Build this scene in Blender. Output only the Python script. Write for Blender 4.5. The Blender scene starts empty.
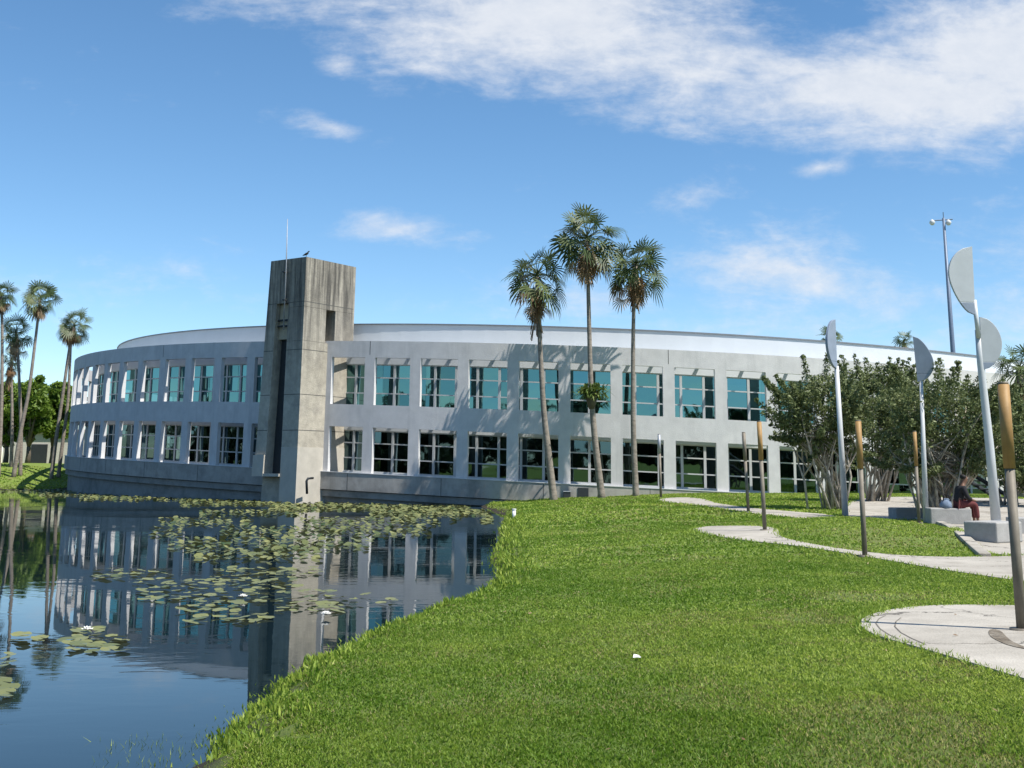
import bpy, bmesh, math, random
import numpy as np
from mathutils import Vector, Matrix, geometry
R_ = math.radians
random.seed(7); rng = np.random.default_rng(7)
S = bpy.context.scene
C = S.collection

# ------------------------------------------------------------------ camera, sky, sun, exposure
EYE = 2.0                                   # eye height above the pond (water is z = 0)
F, PIT, ROLL, PPY = 1178.5, R_(11.0), R_(.6), 240.6   # focal length in pixels, tilt, roll, optical axis row (the photo is a crop of a taller frame)
cam_d = bpy.data.cameras.new('camera'); cam = bpy.data.objects.new('camera', cam_d); C.objects.link(cam)
cam_d.sensor_width = 36; cam_d.lens = F / 1024 * 36; cam_d.shift_y = -(384 - PPY) / 1024; cam_d.clip_start = .1; cam_d.clip_end = 5000
cam.matrix_world = Matrix.Translation((0, 0, EYE)) @ Matrix.Rotation(math.pi/2 + PIT, 4, 'X') @ Matrix.Rotation(ROLL, 4, 'Z')
S.camera = cam
S.render.engine = 'CYCLES'
S.cycles.use_denoising = True
S.cycles.max_bounces = 8; S.cycles.transparent_max_bounces = 12
S.view_settings.view_transform = 'Standard'; S.view_settings.look = 'None'
S.view_settings.exposure = 0.55; S.view_settings.gamma = 1

SUN_EL, SUN_AZ = R_(58), R_(56)              # azimuth measured from straight behind the camera towards the right
sdir = Vector((math.cos(SUN_EL)*math.sin(SUN_AZ), -math.cos(SUN_EL)*math.cos(SUN_AZ), math.sin(SUN_EL)))
sl = bpy.data.lights.new('sun', 'SUN'); sl.energy = 5.0; sl.angle = R_(.5); sl.color = (1, .95, .87)
so = bpy.data.objects.new('sun', sl); C.objects.link(so); so.rotation_euler = sdir.to_track_quat('Z', 'Y').to_euler()

def build_world():
    w = bpy.data.worlds.new('World'); S.world = w; w.use_nodes = True
    nt = w.node_tree; nt.nodes.clear(); N = nt.nodes.new; L = nt.links.new
    def math_(op, a, b=None, c=None, clamp=False):
        n = N('ShaderNodeMath'); n.operation = op; n.use_clamp = clamp
        for i, v in enumerate((a, b, c)):
            if v is None: continue
            if isinstance(v, (int, float)): n.inputs[i].default_value = v
            else: L(v, n.inputs[i])
        return n.outputs[0]
    sky = N('ShaderNodeTexSky'); sky.sky_type = 'NISHITA'; sky.sun_disc = False
    sky.sun_elevation = SUN_EL; sky.sun_rotation = math.atan2(sdir.x, sdir.y)
    sky.altitude = 0; sky.air_density = .85; sky.dust_density = .05; sky.ozone_density = 3.5
    hs = N('ShaderNodeHueSaturation'); hs.inputs['Hue'].default_value = .494; hs.inputs['Saturation'].default_value = 1.12; L(sky.outputs[0], hs.inputs['Color'])
    bg = N('ShaderNodeBackground'); bg.inputs[1].default_value = .116; L(hs.outputs[0], bg.inputs[0])
    tc = N('ShaderNodeTexCoord'); sp = N('ShaderNodeSeparateXYZ'); L(tc.outputs['Generated'], sp.inputs[0])
    y = math_('MAXIMUM', math_('ABSOLUTE', sp.outputs[1]), .08)
    u = math_('DIVIDE', sp.outputs[0], y); v = math_('DIVIDE', sp.outputs[2], y)
    cb = N('ShaderNodeCombineXYZ'); L(u, cb.inputs[0]); L(v, cb.inputs[1])
    def noise(scale, detail, rough, stretch=(1, 1, 1), dist=0, off=(0, 0, 0)):
        mp = N('ShaderNodeMapping'); mp.inputs['Scale'].default_value = stretch; mp.inputs['Location'].default_value = off
        L(cb.outputs[0], mp.inputs[0])
        n = N('ShaderNodeTexNoise'); n.inputs['Scale'].default_value = scale; n.inputs['Detail'].default_value = detail
        n.inputs['Roughness'].default_value = rough; n.inputs['Distortion'].default_value = dist
        L(mp.outputs[0], n.inputs['Vector']); return n.outputs[0]
    n1 = noise(8, 9, .64, (.8, 2.4, 1), .35)
    n2 = noise(30, 6, .65, (1, 1.6, 1), .2, (3, 1, 0))
    fld = None
    # cloud banks: centre, half sizes (in units of tan angle), slope, strength
    banks = [(.03, .395, .36, .09, -.12, 1.22), (.32, .332, .32, .07, -.06, 1.4), (.46, .365, .20, .095, .05, 1.65), (.17, .345, .18, .04, -.2, 1.0),
             (-.155, .352, .034, .016, 0, .95), (.24, .172, .16, .05, -.08, .62), (.43, .187, .12, .045, 0, .55),
             (-.166, .296, .05, .012, -.25, .55), (-.10, .203, .08, .018, -.1, .52), (.08, .138, .17, .035, 0, .45),
             (.165, .24, .05, .02, .2, .5), (-.36, .15, .12, .03, 0, .34), (.36, .13, .34, .07, 0, .40), (.27, .262, .04, .012, .2, .7)]
    for cx, cy, rx, ry, sl_, st in banks:
        dx = math_('SUBTRACT', u, cx); dy = math_('SUBTRACT', math_('SUBTRACT', v, cy), math_('MULTIPLY', dx, sl_))
        a = math_('DIVIDE', dx, rx); b = math_('DIVIDE', dy, ry)
        d = math_('SUBTRACT', 1.0, math_('SQRT', math_('ADD', math_('MULTIPLY', a, a), math_('MULTIPLY', b, b))))
        d = math_('MULTIPLY', math_('MAXIMUM', d, -.6), st)
        fld = d if fld is None else math_('SMOOTH_MAX', fld, d, .12)
    den = math_('ADD', fld, math_('MULTIPLY', math_('SUBTRACT', n1, .5), 2.0))
    den = math_('ADD', den, math_('MULTIPLY', math_('SUBTRACT', n2, .5), .85))
    mr = N('ShaderNodeMapRange'); mr.interpolation_type = 'SMOOTHSTEP'
    mr.inputs[1].default_value = .0; mr.inputs[2].default_value = 1.15; mr.inputs[3].default_value = 0; mr.inputs[4].default_value = .9
    L(den, mr.inputs[0])
    # scattered fair-weather cloud elsewhere (behind the viewer), only seen in reflections
    back = math_('LESS_THAN', sp.outputs[1], 0.0)
    fac = math_('MULTIPLY', mr.outputs[0], math_('SUBTRACT', 1.0, math_('MULTIPLY', back, .6)))
    cr = N('ShaderNodeMix'); cr.data_type = 'RGBA'
    cr.inputs[6].default_value = (.62, .68, .78, 1); cr.inputs[7].default_value = (.90, .91, .93, 1); L(n2, cr.inputs[0])
    bg2 = N('ShaderNodeBackground'); bg2.inputs[1].default_value = .73; L(cr.outputs[2], bg2.inputs[0])
    mx = N('ShaderNodeMixShader'); L(fac, mx.inputs[0]); L(bg.outputs[0], mx.inputs[1]); L(bg2.outputs[0], mx.inputs[2])
    o = N('ShaderNodeOutputWorld'); L(mx.outputs[0], o.inputs[0])
build_world()

# ------------------------------------------------------------------ view rays (used to survey where things stand)
_rot = cam.matrix_world.to_3x3()
def ray(px, py):
    d = _rot @ Vector(((px - 512) / F, (PPY - py) / F, -1)); return d / d.y
def at(px, py, Y):                            # world point at depth Y seen at that pixel
    d = ray(px, py); return Vector((d.x*Y, Y, EYE + d.z*Y))
def on_plane(px, py, z=0.0):
    d = ray(px, py); k = (z - EYE) / d.z; return Vector((d.x*k, k, z))

# ------------------------------------------------------------------ materials
def nodes(name):
    m = bpy.data.materials.new(name); m.use_nodes = True
    nt = m.node_tree; b = nt.nodes['Principled BSDF']; return m, nt, b
def mat(name, col, rough=.7, metal=0, var=.12, scale=6, bump=0, bscale=60, streak=None, col2=None, c2fac=.5, spec=.4, coat=0):
    """procedural: base colour varied by two noises, optional second colour in patches, optional vertical streaks, bump"""
    m, nt, b = nodes(name); N = nt.nodes.new; L = nt.links.new
    tc = N('ShaderNodeTexCoord')
    n = N('ShaderNodeTexNoise'); n.inputs['Scale'].default_value = scale; n.inputs['Detail'].default_value = 8; n.inputs['Roughness'].default_value = .65
    L(tc.outputs['Object'], n.inputs['Vector'])
    cr = N('ShaderNodeValToRGB'); e = cr.color_ramp.elements
    e[0].position = .3; e[1].position = .7
    e[0].color = (*[c*(1-var) for c in col], 1); e[1].color = (*[min(1, c*(1+var)) for c in col], 1)
    L(n.outputs[0], cr.inputs[0]); out = cr.outputs[0]
    def mix(fac, a, colr):
        x = N('ShaderNodeMix'); x.data_type = 'RGBA'; L(fac, x.inputs[0]); L(a, x.inputs[6]); x.inputs[7].default_value = (*colr, 1); return x.outputs[2]
    if col2:
        n2 = N('ShaderNodeTexNoise'); n2.inputs['Scale'].default_value = scale*.45; n2.inputs['Detail'].default_value = 6; n2.inputs['Roughness'].default_value = .7
        L(tc.outputs['Object'], n2.inputs['Vector'])
        r2 = N('ShaderNodeValToRGB'); r2.color_ramp.elements[0].position = .48; r2.color_ramp.elements[1].position = .68
        r2.color_ramp.elements[1].color = (c2fac, c2fac, c2fac, 1); L(n2.outputs[0], r2.inputs[0]); out = mix(r2.outputs[0], out, col2)
    if streak:
        mp = N('ShaderNodeMapping'); mp.inputs['Scale'].default_value = streak[1]; L(tc.outputs['Object'], mp.inputs[0])
        n3 = N('ShaderNodeTexNoise'); n3.inputs['Scale'].default_value = 1; n3.inputs['Detail'].default_value = 7; n3.inputs['Roughness'].default_value = .7
        L(mp.outputs[0], n3.inputs['Vector'])
        r3 = N('ShaderNodeValToRGB'); r3.color_ramp.elements[0].position = streak[2]; r3.color_ramp.elements[1].position = streak[3]
        r3.color_ramp.elements[1].color = (streak[4],)*3 + (1,); L(n3.outputs[0], r3.inputs[0]); f = r3.outputs[0]
        if len(streak) > 5:                  # streaks run down from the top: fade between two heights
            sp = N('ShaderNodeSeparateXYZ'); L(tc.outputs['Object'], sp.inputs[0])
            mr = N('ShaderNodeMapRange'); mr.inputs[1].default_value = streak[5]; mr.inputs[2].default_value = streak[6]
            L(sp.outputs[2], mr.inputs[0])
            mm = N('ShaderNodeMath'); mm.operation = 'MULTIPLY'; L(f, mm.inputs[0]); L(mr.outputs[0], mm.inputs[1]); f = mm.outputs[0]
        out = mix(f, out, streak[0])
    L(out, b.inputs['Base Color'])
    b.inputs['Roughness'].default_value = rough; b.inputs['Metallic'].default_value = metal
    b.inputs['Specular IOR Level'].default_value = spec
    if coat: b.inputs['Coat Weight'].default_value = coat
    if bump:
        n4 = N('ShaderNodeTexNoise'); n4.inputs['Scale'].default_value = bscale; n4.inputs['Detail'].default_value = 6
        L(tc.outputs['Object'], n4.inputs['Vector'])
        bp = N('ShaderNodeBump'); bp.inputs['Strength'].default_value = .7; bp.inputs['Distance'].default_value = bump
        L(n4.outputs[0], bp.inputs['Height']); L(bp.outputs[0], b.inputs['Normal'])
    return m
def leafmat(name, col, col2, trans=.35, rough=.55, scale=None):
    """two-sided leaf: varies by the per-face 'tint' attribute"""
    m, nt, b = nodes(name); N = nt.nodes.new; L = nt.links.new
    a = N('ShaderNodeAttribute'); a.attribute_name = 'tint'
    x = N('ShaderNodeMix'); x.data_type = 'RGBA'; L(a.outputs['Fac'], x.inputs[0]); x.inputs[6].default_value = (*col, 1); x.inputs[7].default_value = (*col2, 1)
    L(x.outputs[2], b.inputs['Base Color']); b.inputs['Roughness'].default_value = rough; b.inputs['Specular IOR Level'].default_value = .35
    t = N('ShaderNodeBsdfTranslucent'); L(x.outputs[2], t.inputs[0])
    ms = N('ShaderNodeMixShader'); ms.inputs[0].default_value = trans; L(b.outputs[0], ms.inputs[1]); L(t.outputs[0], ms.inputs[2])
    L(ms.outputs[0], nt.nodes['Material Output'].inputs[0]); return m

M = {}
M['stucco'] = mat('stucco', (.57, .552, .545), .9, var=.09, scale=1.6, bump=.016, bscale=24, col2=(.45, .45, .46), c2fac=.35,
                  streak=((.34, .34, .34), (1.6, 1.6, .13), .52, .76, .5))
M['reveal'] = mat('reveal_paint', (.62, .62, .62), .8, var=.05, scale=2)
M['plinth'] = mat('plinth_concrete', (.37, .35, .32), .9, var=.16, scale=1.5, bump=.01, bscale=25, col2=(.17, .165, .155), c2fac=.6,
                  streak=((.12, .12, .11), (.9, .9, .10), .52, .75, .6))
M['base'] = mat('base_concrete', (.25, .245, .23), .8, var=.2, scale=1.2, col2=(.09, .095, .09), c2fac=.7)  # darker than the plinth above it
M['white_metal'] = mat('white_roof_metal', (.62, .65, .68), .5, var=.04, scale=.6, streak=((.6, .63, .66), (.5, .5, .05), .5, .7, .5))
M['coping'] = mat('coping_metal', (.22, .23, .25), .5, .3)
M['roofing'] = mat('roof_membrane', (.45, .45, .44), .9)
M['alu'] = mat('white_aluminium', (.50, .51, .51), .45, .1, var=.05)
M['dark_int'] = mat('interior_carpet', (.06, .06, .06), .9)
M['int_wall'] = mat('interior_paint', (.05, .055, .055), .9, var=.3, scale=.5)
M['slab'] = mat('slab_paint', (.5, .5, .5), .9)
M['tower'] = mat('board_concrete', (.42, .385, .315), .92, var=.2, scale=2.2, bump=.03, bscale=14, col2=(.27, .25, .215), c2fac=.7,
                 streak=((.06, .056, .05), (2.6, 2.6, .14), .32, .60, .95, 6.0, 12))
M['tower_clean'] = mat('patched_concrete', (.46, .43, .37), .92, var=.1, scale=1.6, bump=.008, bscale=20, col2=(.36, .34, .29), c2fac=.5)
M['joint'] = mat('dark_joint', (.08, .08, .075), .9)
M['dirt'] = mat('bare_dirt', (.13, .105, .075), .95, var=.5, scale=14, bump=.02, bscale=40, col2=(.30, .27, .22), c2fac=.7)
M['groove'] = mat('dirty_groove', (.15, .135, .11), .95, var=.3)
M['beige'] = mat('beige_panel', (.42, .37, .27), .85, var=.15, scale=3)
M['dark_metal'] = mat('dark_metal', (.05, .055, .06), .5, .4)
M['grey_metal'] = mat('grey_metal', (.33, .35, .38), .5, .3)
M['mast'] = mat('mast_paint', (.13, .17, .24), .5, .2)
M['sculpt'] = mat('painted_aluminium', (.43, .45, .47), .5, .1, var=.06, scale=3)
M['sculpt_dark'] = mat('dark_and_shaded_paint', (.24, .28, .35), .5, .1, var=.1, scale=3)  # own tone of the blade tips; shade painted on the blade turned away
M['sculpt_pole'] = mat('white_pole_paint', (.50, .515, .53), .5, 0, var=.06, scale=3)
M['tan'] = mat('ochre_wood', (.33, .195, .072), .6, var=.22, scale=5, streak=((.2, .11, .03), (22, 22, .8), .5, .72, .6))
M['steel'] = mat('weathered_steel', (.20, .175, .14), .65, .15, var=.25, scale=5, streak=((.1, .085, .065), (20, 20, .5), .45, .75, .7))
M['block'] = mat('planter_concrete', (.33, .325, .31), .9, var=.15, scale=4, bump=.01, bscale=40, col2=(.26, .25, .23), c2fac=.6)
M['water_litter'] = mat('white_plastic', (.8, .8, .8), .5)
M['palm_bark'] = mat('palm_bark', (.25, .215, .18), .95, var=.25, scale=4, bump=.02, bscale=18, streak=((.1, .085, .07), (2, 2, 9), .48, .66, .7))
M['palm_green'] = leafmat('palm_leaf', (.04, .07, .022), (.17, .20, .075), .25, .45)
M['palm_dead'] = leafmat('dead_palm_leaf', (.15, .085, .04), (.42, .31, .19), .2, .8)
M['olive'] = leafmat('olive_leaf', (.055, .08, .022), (.25, .29, .125), .3)
M['green'] = leafmat('bright_leaf', (.08, .15, .018), (.24, .34, .05), .35)
M['belt'] = leafmat('belt_leaf', (.014, .028, .012), (.04, .06, .024), .2)  # very dark leaf colour carries the belt's shade in the reflections
M['dkgreen'] = leafmat('dark_leaf', (.02, .04, .01), (.06, .09, .025), .3)
M['fern'] = leafmat('fern_leaf', (.05, .09, .015), (.17, .22, .05), .3)
M['bark'] = mat('pale_bark', (.42, .375, .315), .95, var=.35, scale=7, bump=.02, bscale=14, col2=(.12, .10, .085), c2fac=.8)
M['dkbark'] = mat('dark_bark', (.11, .09, .07), .95, var=.3, scale=5)
M['grass'] = leafmat('grass_blade', (.12, .225, .017), (.37, .46, .075), .42, .55)
M['pad'] = leafmat('lily_pad', (.045, .075, .025), (.235, .24, .09), .15, .38)
M['petal'] = mat('lily_petal', (.85, .84, .8), .6)
M['skin'] = mat('skin', (.16, .085, .055), .6)
M['hair'] = mat('dark_hair', (.012, .01, .01), .7)
M['black_cloth'] = mat('black_cloth', (.018, .018, .022), .9)
M['maroon_cloth'] = mat('maroon_cloth', (.12, .03, .03), .9)
M['blue_cloth'] = mat('blue_grey_cloth', (.16, .21, .29), .9, var=.3, scale=20)
M['pale_wall'] = mat('pale_render', (.55, .52, .47), .9)
M['tile'] = mat('roof_tile', (.3, .2, .15), .9)
M['feather'] = mat('black_feather', (.015, .015, .017), .6)

def concrete_path():
    m, nt, b = nodes('path_concrete'); N = nt.nodes.new; L = nt.links.new
    tc = N('ShaderNodeTexCoord')
    n = N('ShaderNodeTexNoise'); n.inputs['Scale'].default_value = 1.1; n.inputs['Detail'].default_value = 9; n.inputs['Roughness'].default_value = .7; L(tc.outputs['Object'], n.inputs[0])
    cr = N('ShaderNodeValToRGB'); cr.color_ramp.elements[0].position = .3; cr.color_ramp.elements[1].position = .72
    cr.color_ramp.elements[0].color = (.33, .30, .25, 1); cr.color_ramp.elements[1].color = (.54, .50, .43, 1); L(n.outputs[0], cr.inputs[0])
    v = N('ShaderNodeTexNoise'); v.inputs['Scale'].default_value = 45; v.inputs['Detail'].default_value = 4; L(tc.outputs['Object'], v.inputs[0])
    x = N('ShaderNodeMix'); x.data_type = 'RGBA'; x.blend_type = 'MULTIPLY'; x.inputs[0].default_value = .35; L(cr.outputs[0], x.inputs[6]); L(v.outputs[0], x.inputs[7])
    # a few dirt patches and cracks
    d = N('ShaderNodeTexNoise'); d.inputs['Scale'].default_value = .9; d.inputs['Detail'].default_value = 8; d.inputs['Distortion'].default_value = 1.0; L(tc.outputs['Object'], d.inputs[0])
    dr = N('ShaderNodeValToRGB'); dr.color_ramp.elements[0].position = .54; dr.color_ramp.elements[1].position = .74; dr.color_ramp.elements[1].color = (.65, .65, .65, 1); L(d.outputs[0], dr.inputs[0])
    y = N('ShaderNodeMix'); y.data_type = 'RGBA'; L(dr.outputs[0], y.inputs[0]); L(x.outputs[2], y.inputs[6]); y.inputs[7].default_value = (.17, .145, .11, 1)
    vo = N('ShaderNodeTexVoronoi'); vo.feature = 'DISTANCE_TO_EDGE'; vo.inputs['Scale'].default_value = .33; 
    ds = N('ShaderNodeVectorMath'); ds.operation = 'MULTIPLY_ADD'; L(n.outputs['Color'], ds.inputs[0]); ds.inputs[1].default_value = (1.2, 1.2, 0); L(tc.outputs['Object'], ds.inputs[2]); L(ds.outputs[0], vo.inputs['Vector'])
    lt = N('ShaderNodeMath'); lt.operation = 'LESS_THAN'; lt.inputs[1].default_value = .0045; L(vo.outputs['Distance'], lt.inputs[0])
    z = N('ShaderNodeMix'); z.data_type = 'RGBA'; L(lt.outputs[0], z.inputs[0]); L(y.outputs[2], z.inputs[6]); z.inputs[7].default_value = (.09, .08, .065, 1)
    L(z.outputs[2], b.inputs['Base Color']); b.inputs['Roughness'].default_value = .9
    bp = N('ShaderNodeBump'); bp.inputs['Distance'].default_value = .008; L(v.outputs[0], bp.inputs['Height']); L(bp.outputs[0], b.inputs['Normal'])
    return m
M['path'] = concrete_path()
def soil():
    m, nt, b = nodes('turf_ground'); N = nt.nodes.new; L = nt.links.new
    tc = N('ShaderNodeTexCoord')
    def nz(s, d, r):
        n = N('ShaderNodeTexNoise'); n.inputs['Scale'].default_value = s; n.inputs['Detail'].default_value = d; n.inputs['Roughness'].default_value = r; L(tc.outputs['Object'], n.inputs[0]); return n.outputs[0]
    a = N('ShaderNodeValToRGB'); e = a.color_ramp.elements; e[0].position = .3; e[1].position = .7
    e[0].color = (.08, .15, .014, 1); e[1].color = (.22, .28, .045, 1); L(nz(14, 8, .75), a.inputs[0])
    c = N('ShaderNodeValToRGB'); c.color_ramp.elements[0].position = .50; c.color_ramp.elements[1].position = .68; c.color_ramp.elements[1].color = (.6, .6, .6, 1); L(nz(.55, 7, .7), c.inputs[0])
    x = N('ShaderNodeMix'); x.data_type = 'RGBA'; L(c.outputs[0], x.inputs[0]); L(a.outputs[0], x.inputs[6]); x.inputs[7].default_value = (.19, .16, .06, 1)
    # dark mud below and beside the water line
    sp = N('ShaderNodeSeparateXYZ'); L(tc.outputs['Object'], sp.inputs[0])
    mr = N('ShaderNodeMapRange'); mr.inputs[1].default_value = .2; mr.inputs[2].default_value = .08; L(sp.outputs[2], mr.inputs[0])
    y = N('ShaderNodeMix'); y.data_type = 'RGBA'; L(mr.outputs[0], y.inputs[0]); L(x.outputs[2], y.inputs[6]); y.inputs[7].default_value = (.035, .028, .015, 1)
    L(y.outputs[2], b.inputs['Base Color']); b.inputs['Roughness'].default_value = .95
    bp = N('ShaderNodeBump'); bp.inputs['Distance'].default_value = .05; L(nz(30, 6, .8), bp.inputs['Height']); L(bp.outputs[0], b.inputs['Normal'])
    return m
M['soil'] = soil()
def water():
    m, nt, b = nodes('pond_water'); N = nt.nodes.new; L = nt.links.new
    b.inputs['Base Color'].default_value = (.006, .014, .018, 1); b.inputs['Roughness'].default_value = .015; b.inputs['IOR'].default_value = 1.33
    b.inputs['Specular IOR Level'].default_value = .4
    tc = N('ShaderNodeTexCoord')
    def nz(s, st, d, off=0):
        mp = N('ShaderNodeMapping'); mp.inputs['Scale'].default_value = st; mp.inputs['Location'].default_value = (off, off, 0); L(tc.outputs['Object'], mp.inputs[0])
        n = N('ShaderNodeTexNoise'); n.inputs['Scale'].default_value = s; n.inputs['Detail'].default_value = d; n.inputs['Distortion'].default_value = .6; L(mp.outputs[0], n.inputs[0]); return n.outputs[0]
    w1 = nz(2.2, (.7, 1.3, 1), 3); w2 = nz(.25, (1, 1, 1), 2, 5)
    r = N('ShaderNodeValToRGB'); r.color_ramp.elements[0].position = .46; r.color_ramp.elements[1].position = .66; L(w2, r.inputs[0])
    k = N('ShaderNodeMath'); k.operation = 'MULTIPLY_ADD'; L(r.outputs[0], k.inputs[0]); k.inputs[1].default_value = 1.0; k.inputs[2].default_value = .16
    h = N('ShaderNodeMath'); h.operation = 'MULTIPLY'; L(w1, h.inputs[0]); L(k.outputs[0], h.inputs[1])
    bp = N('ShaderNodeBump'); bp.inputs['Strength'].default_value = 1; bp.inputs['Distance'].default_value = .0032; L(h.outputs[0], bp.inputs['Height']); L(bp.outputs[0], b.inputs['Normal'])
    return m
M['water'] = water()
def glass(name, tint, dark):
    m, nt, b = nodes(name); N = nt.nodes.new; L = nt.links.new
    nt.nodes.remove(b)
    g = N('ShaderNodeBsdfGlossy'); g.inputs['Roughness'].default_value = .02; g.inputs['Color'].default_value = (*tint, 1)
    tc = N('ShaderNodeTexCoord'); n = N('ShaderNodeTexNoise'); n.inputs['Scale'].default_value = .7; n.inputs['Detail'].default_value = 2; L(tc.outputs['Object'], n.inputs[0])
    bp = N('ShaderNodeBump'); bp.inputs['Distance'].default_value = .006; L(n.outputs[0], bp.inputs['Height']); L(bp.outputs[0], g.inputs['Normal'])
    at_ = N('ShaderNodeAttribute'); at_.attribute_name = 'tint'
    tm = N('ShaderNodeMix'); tm.data_type = 'RGBA'; L(at_.outputs['Fac'], tm.inputs[0]); tm.inputs[6].default_value = (*[c*.72 for c in tint], 1); tm.inputs[7].default_value = (*[min(1, c*1.12) for c in tint], 1); L(tm.outputs[2], g.inputs['Color'])
    t = N('ShaderNodeBsdfTransparent'); t.inputs[0].default_value = (*dark, 1)
    fr = N('ShaderNodeFresnel'); fr.inputs[0].default_value = 1.5
    k = N('ShaderNodeMath'); k.operation = 'MULTIPLY_ADD'; k.use_clamp = True; L(fr.outputs[0], k.inputs[0]); k.inputs[1].default_value = .9; k.inputs[2].default_value = .36
    mx = N('ShaderNodeMixShader'); L(k.outputs[0], mx.inputs[0]); L(t.outputs[0], mx.inputs[1]); L(g.outputs[0], mx.inputs[2])
    L(mx.outputs[0], nt.nodes['Material Output'].inputs[0]); return m
M['glass'] = glass('teal_glass', (.29, .62, .64), (.14, .22, .22))
M['glass_low'] = glass('lower_teal_glass', (.21, .33, .36), (.12, .18, .18))  # darker tint for the lower-floor panes

# ------------------------------------------------------------------ mesh helpers
class MB:
    def __init__(s): s.v = []; s.f = []; s.t = []
    def add(s, vs, fs, tint=.5):
        o = len(s.v); s.v += [tuple(v) for v in vs]; s.f += [tuple(i+o for i in f) for f in fs]; s.t += [tint]*len(fs)
    def hexa(s, b, t, tint=.5):               # bottom ring and top ring of equal length (counter-clockwise from above)
        n = len(b); s.add(list(b)+list(t), [tuple(reversed(range(n))), tuple(range(n, 2*n))] + [(i, (i+1) % n, n+(i+1) % n, n+i) for i in range(n)], tint)
    def box(s, c, d, rz=0):
        cx, cy, cz = c; x, y, z = d[0]/2, d[1]/2, d[2]/2; k, q = math.cos(rz), math.sin(rz)
        r = [(cx+a*k-b*q, cy+a*q+b*k) for a, b in ((-x, -y), (x, -y), (x, y), (-x, y))]
        s.hexa([(a, b, cz-z) for a, b in r], [(a, b, cz+z) for a, b in r])
    def tube(s, pts, rad, n=8, cap=True, tint=.5):
        pts = [Vector(p) for p in pts]; rad = [rad]*len(pts) if isinstance(rad, (int, float)) else rad
        o = []; prev = Vector((1, .13, .05))
        for i, p in enumerate(pts):
            d = (pts[min(i+1, len(pts)-1)] - pts[max(i-1, 0)]).normalized()
            a = (prev - d*prev.dot(d))
            if a.length < 1e-4: a = d.orthogonal()
            a.normalize(); prev = a; b = d.cross(a)
            o += [p + (a*math.cos(2*math.pi*k/n) + b*math.sin(2*math.pi*k/n))*rad[i] for k in range(n)]
        fs = [(i*n+k, i*n+(k+1) % n, (i+1)*n+(k+1) % n, (i+1)*n+k) for i in range(len(pts)-1) for k in range(n)]
        if cap: fs += [tuple(reversed(range(n))), tuple(range((len(pts)-1)*n, len(pts)*n))]
        s.add(o, fs, tint)
    def build(s, name, m, parent=None, smooth=False, bevel=0):
        me = bpy.data.meshes.new(name); me.from_pydata(s.v, [], s.f); me.update()
        at_ = me.attributes.new('tint', 'FLOAT', 'FACE'); at_.data.foreach_set('value', np.array(s.t, dtype=np.float32))
        o = bpy.data.objects.new(name, me); C.objects.link(o); me.materials.append(m)
        if smooth: me.polygons.foreach_set('use_smooth', [True]*len(me.polygons))
        if bevel:
            b = o.modifiers.new('bevel', 'BEVEL'); b.width = bevel; b.segments = 2; b.limit_method = 'ANGLE'
        if parent: o.parent = parent; o.matrix_parent_inverse = Matrix.Translation(-parent.location) if parent.type == 'EMPTY' else Matrix()
        return o
def np_mesh(name, verts, faces_n, loops, tint, m):
    """fast mesh: all faces have faces_n corners"""
    me = bpy.data.meshes.new(name); nf = len(loops)//faces_n
    me.vertices.add(len(verts)); me.vertices.foreach_set('co', np.asarray(verts, dtype=np.float32).ravel())
    me.loops.add(len(loops)); me.loops.foreach_set('vertex_index', np.asarray(loops, dtype=np.int32))
    me.polygons.add(nf); me.polygons.foreach_set('loop_start', np.arange(nf, dtype=np.int32)*faces_n)
    me.update(calc_edges=True)
    a = me.attributes.new('tint', 'FLOAT', 'FACE'); a.data.foreach_set('value', np.asarray(tint, dtype=np.float32))
    me.materials.append(m); o = bpy.data.objects.new(name, me); C.objects.link(o); return o
def tag(o, label=None, cat=None, group=None, kind=None):
    if label: o['label'] = label
    if cat: o['category'] = cat
    if group: o['group'] = group
    if kind: o['kind'] = kind
    return o
def thing(name, loc, label, cat, group=None):
    o = bpy.data.objects.new(name, None); o.empty_display_size = .2; C.objects.link(o); o.location = loc; return tag(o, label, cat, group)
def adopt(o, p):                              # parent keeping the mesh where it is (parents are never rotated)
    o.parent = p; o.matrix_parent_inverse = Matrix.Translation(-Vector(p.location)) if p.type == 'EMPTY' else Matrix(); return o

# ------------------------------------------------------------------ office building geometry on its circle
CX, CY, RO, TH0, DT = 8.92, 113.34, 47.64, R_(59.06), 2.9/47.64
SHEAR = .038
def th(t): return TH0 - t*DT
def P(t, r, z): 
    a = th(t); X = CX - r*math.sin(a); Y = CY - r*math.cos(a); return (X, Y, z + EYE - SHEAR*X)
def P0(t, r, z):                              # without the fall of the floors (at the water)
    a = th(t); return (CX - r*math.sin(a), CY - r*math.cos(a), z)

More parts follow.
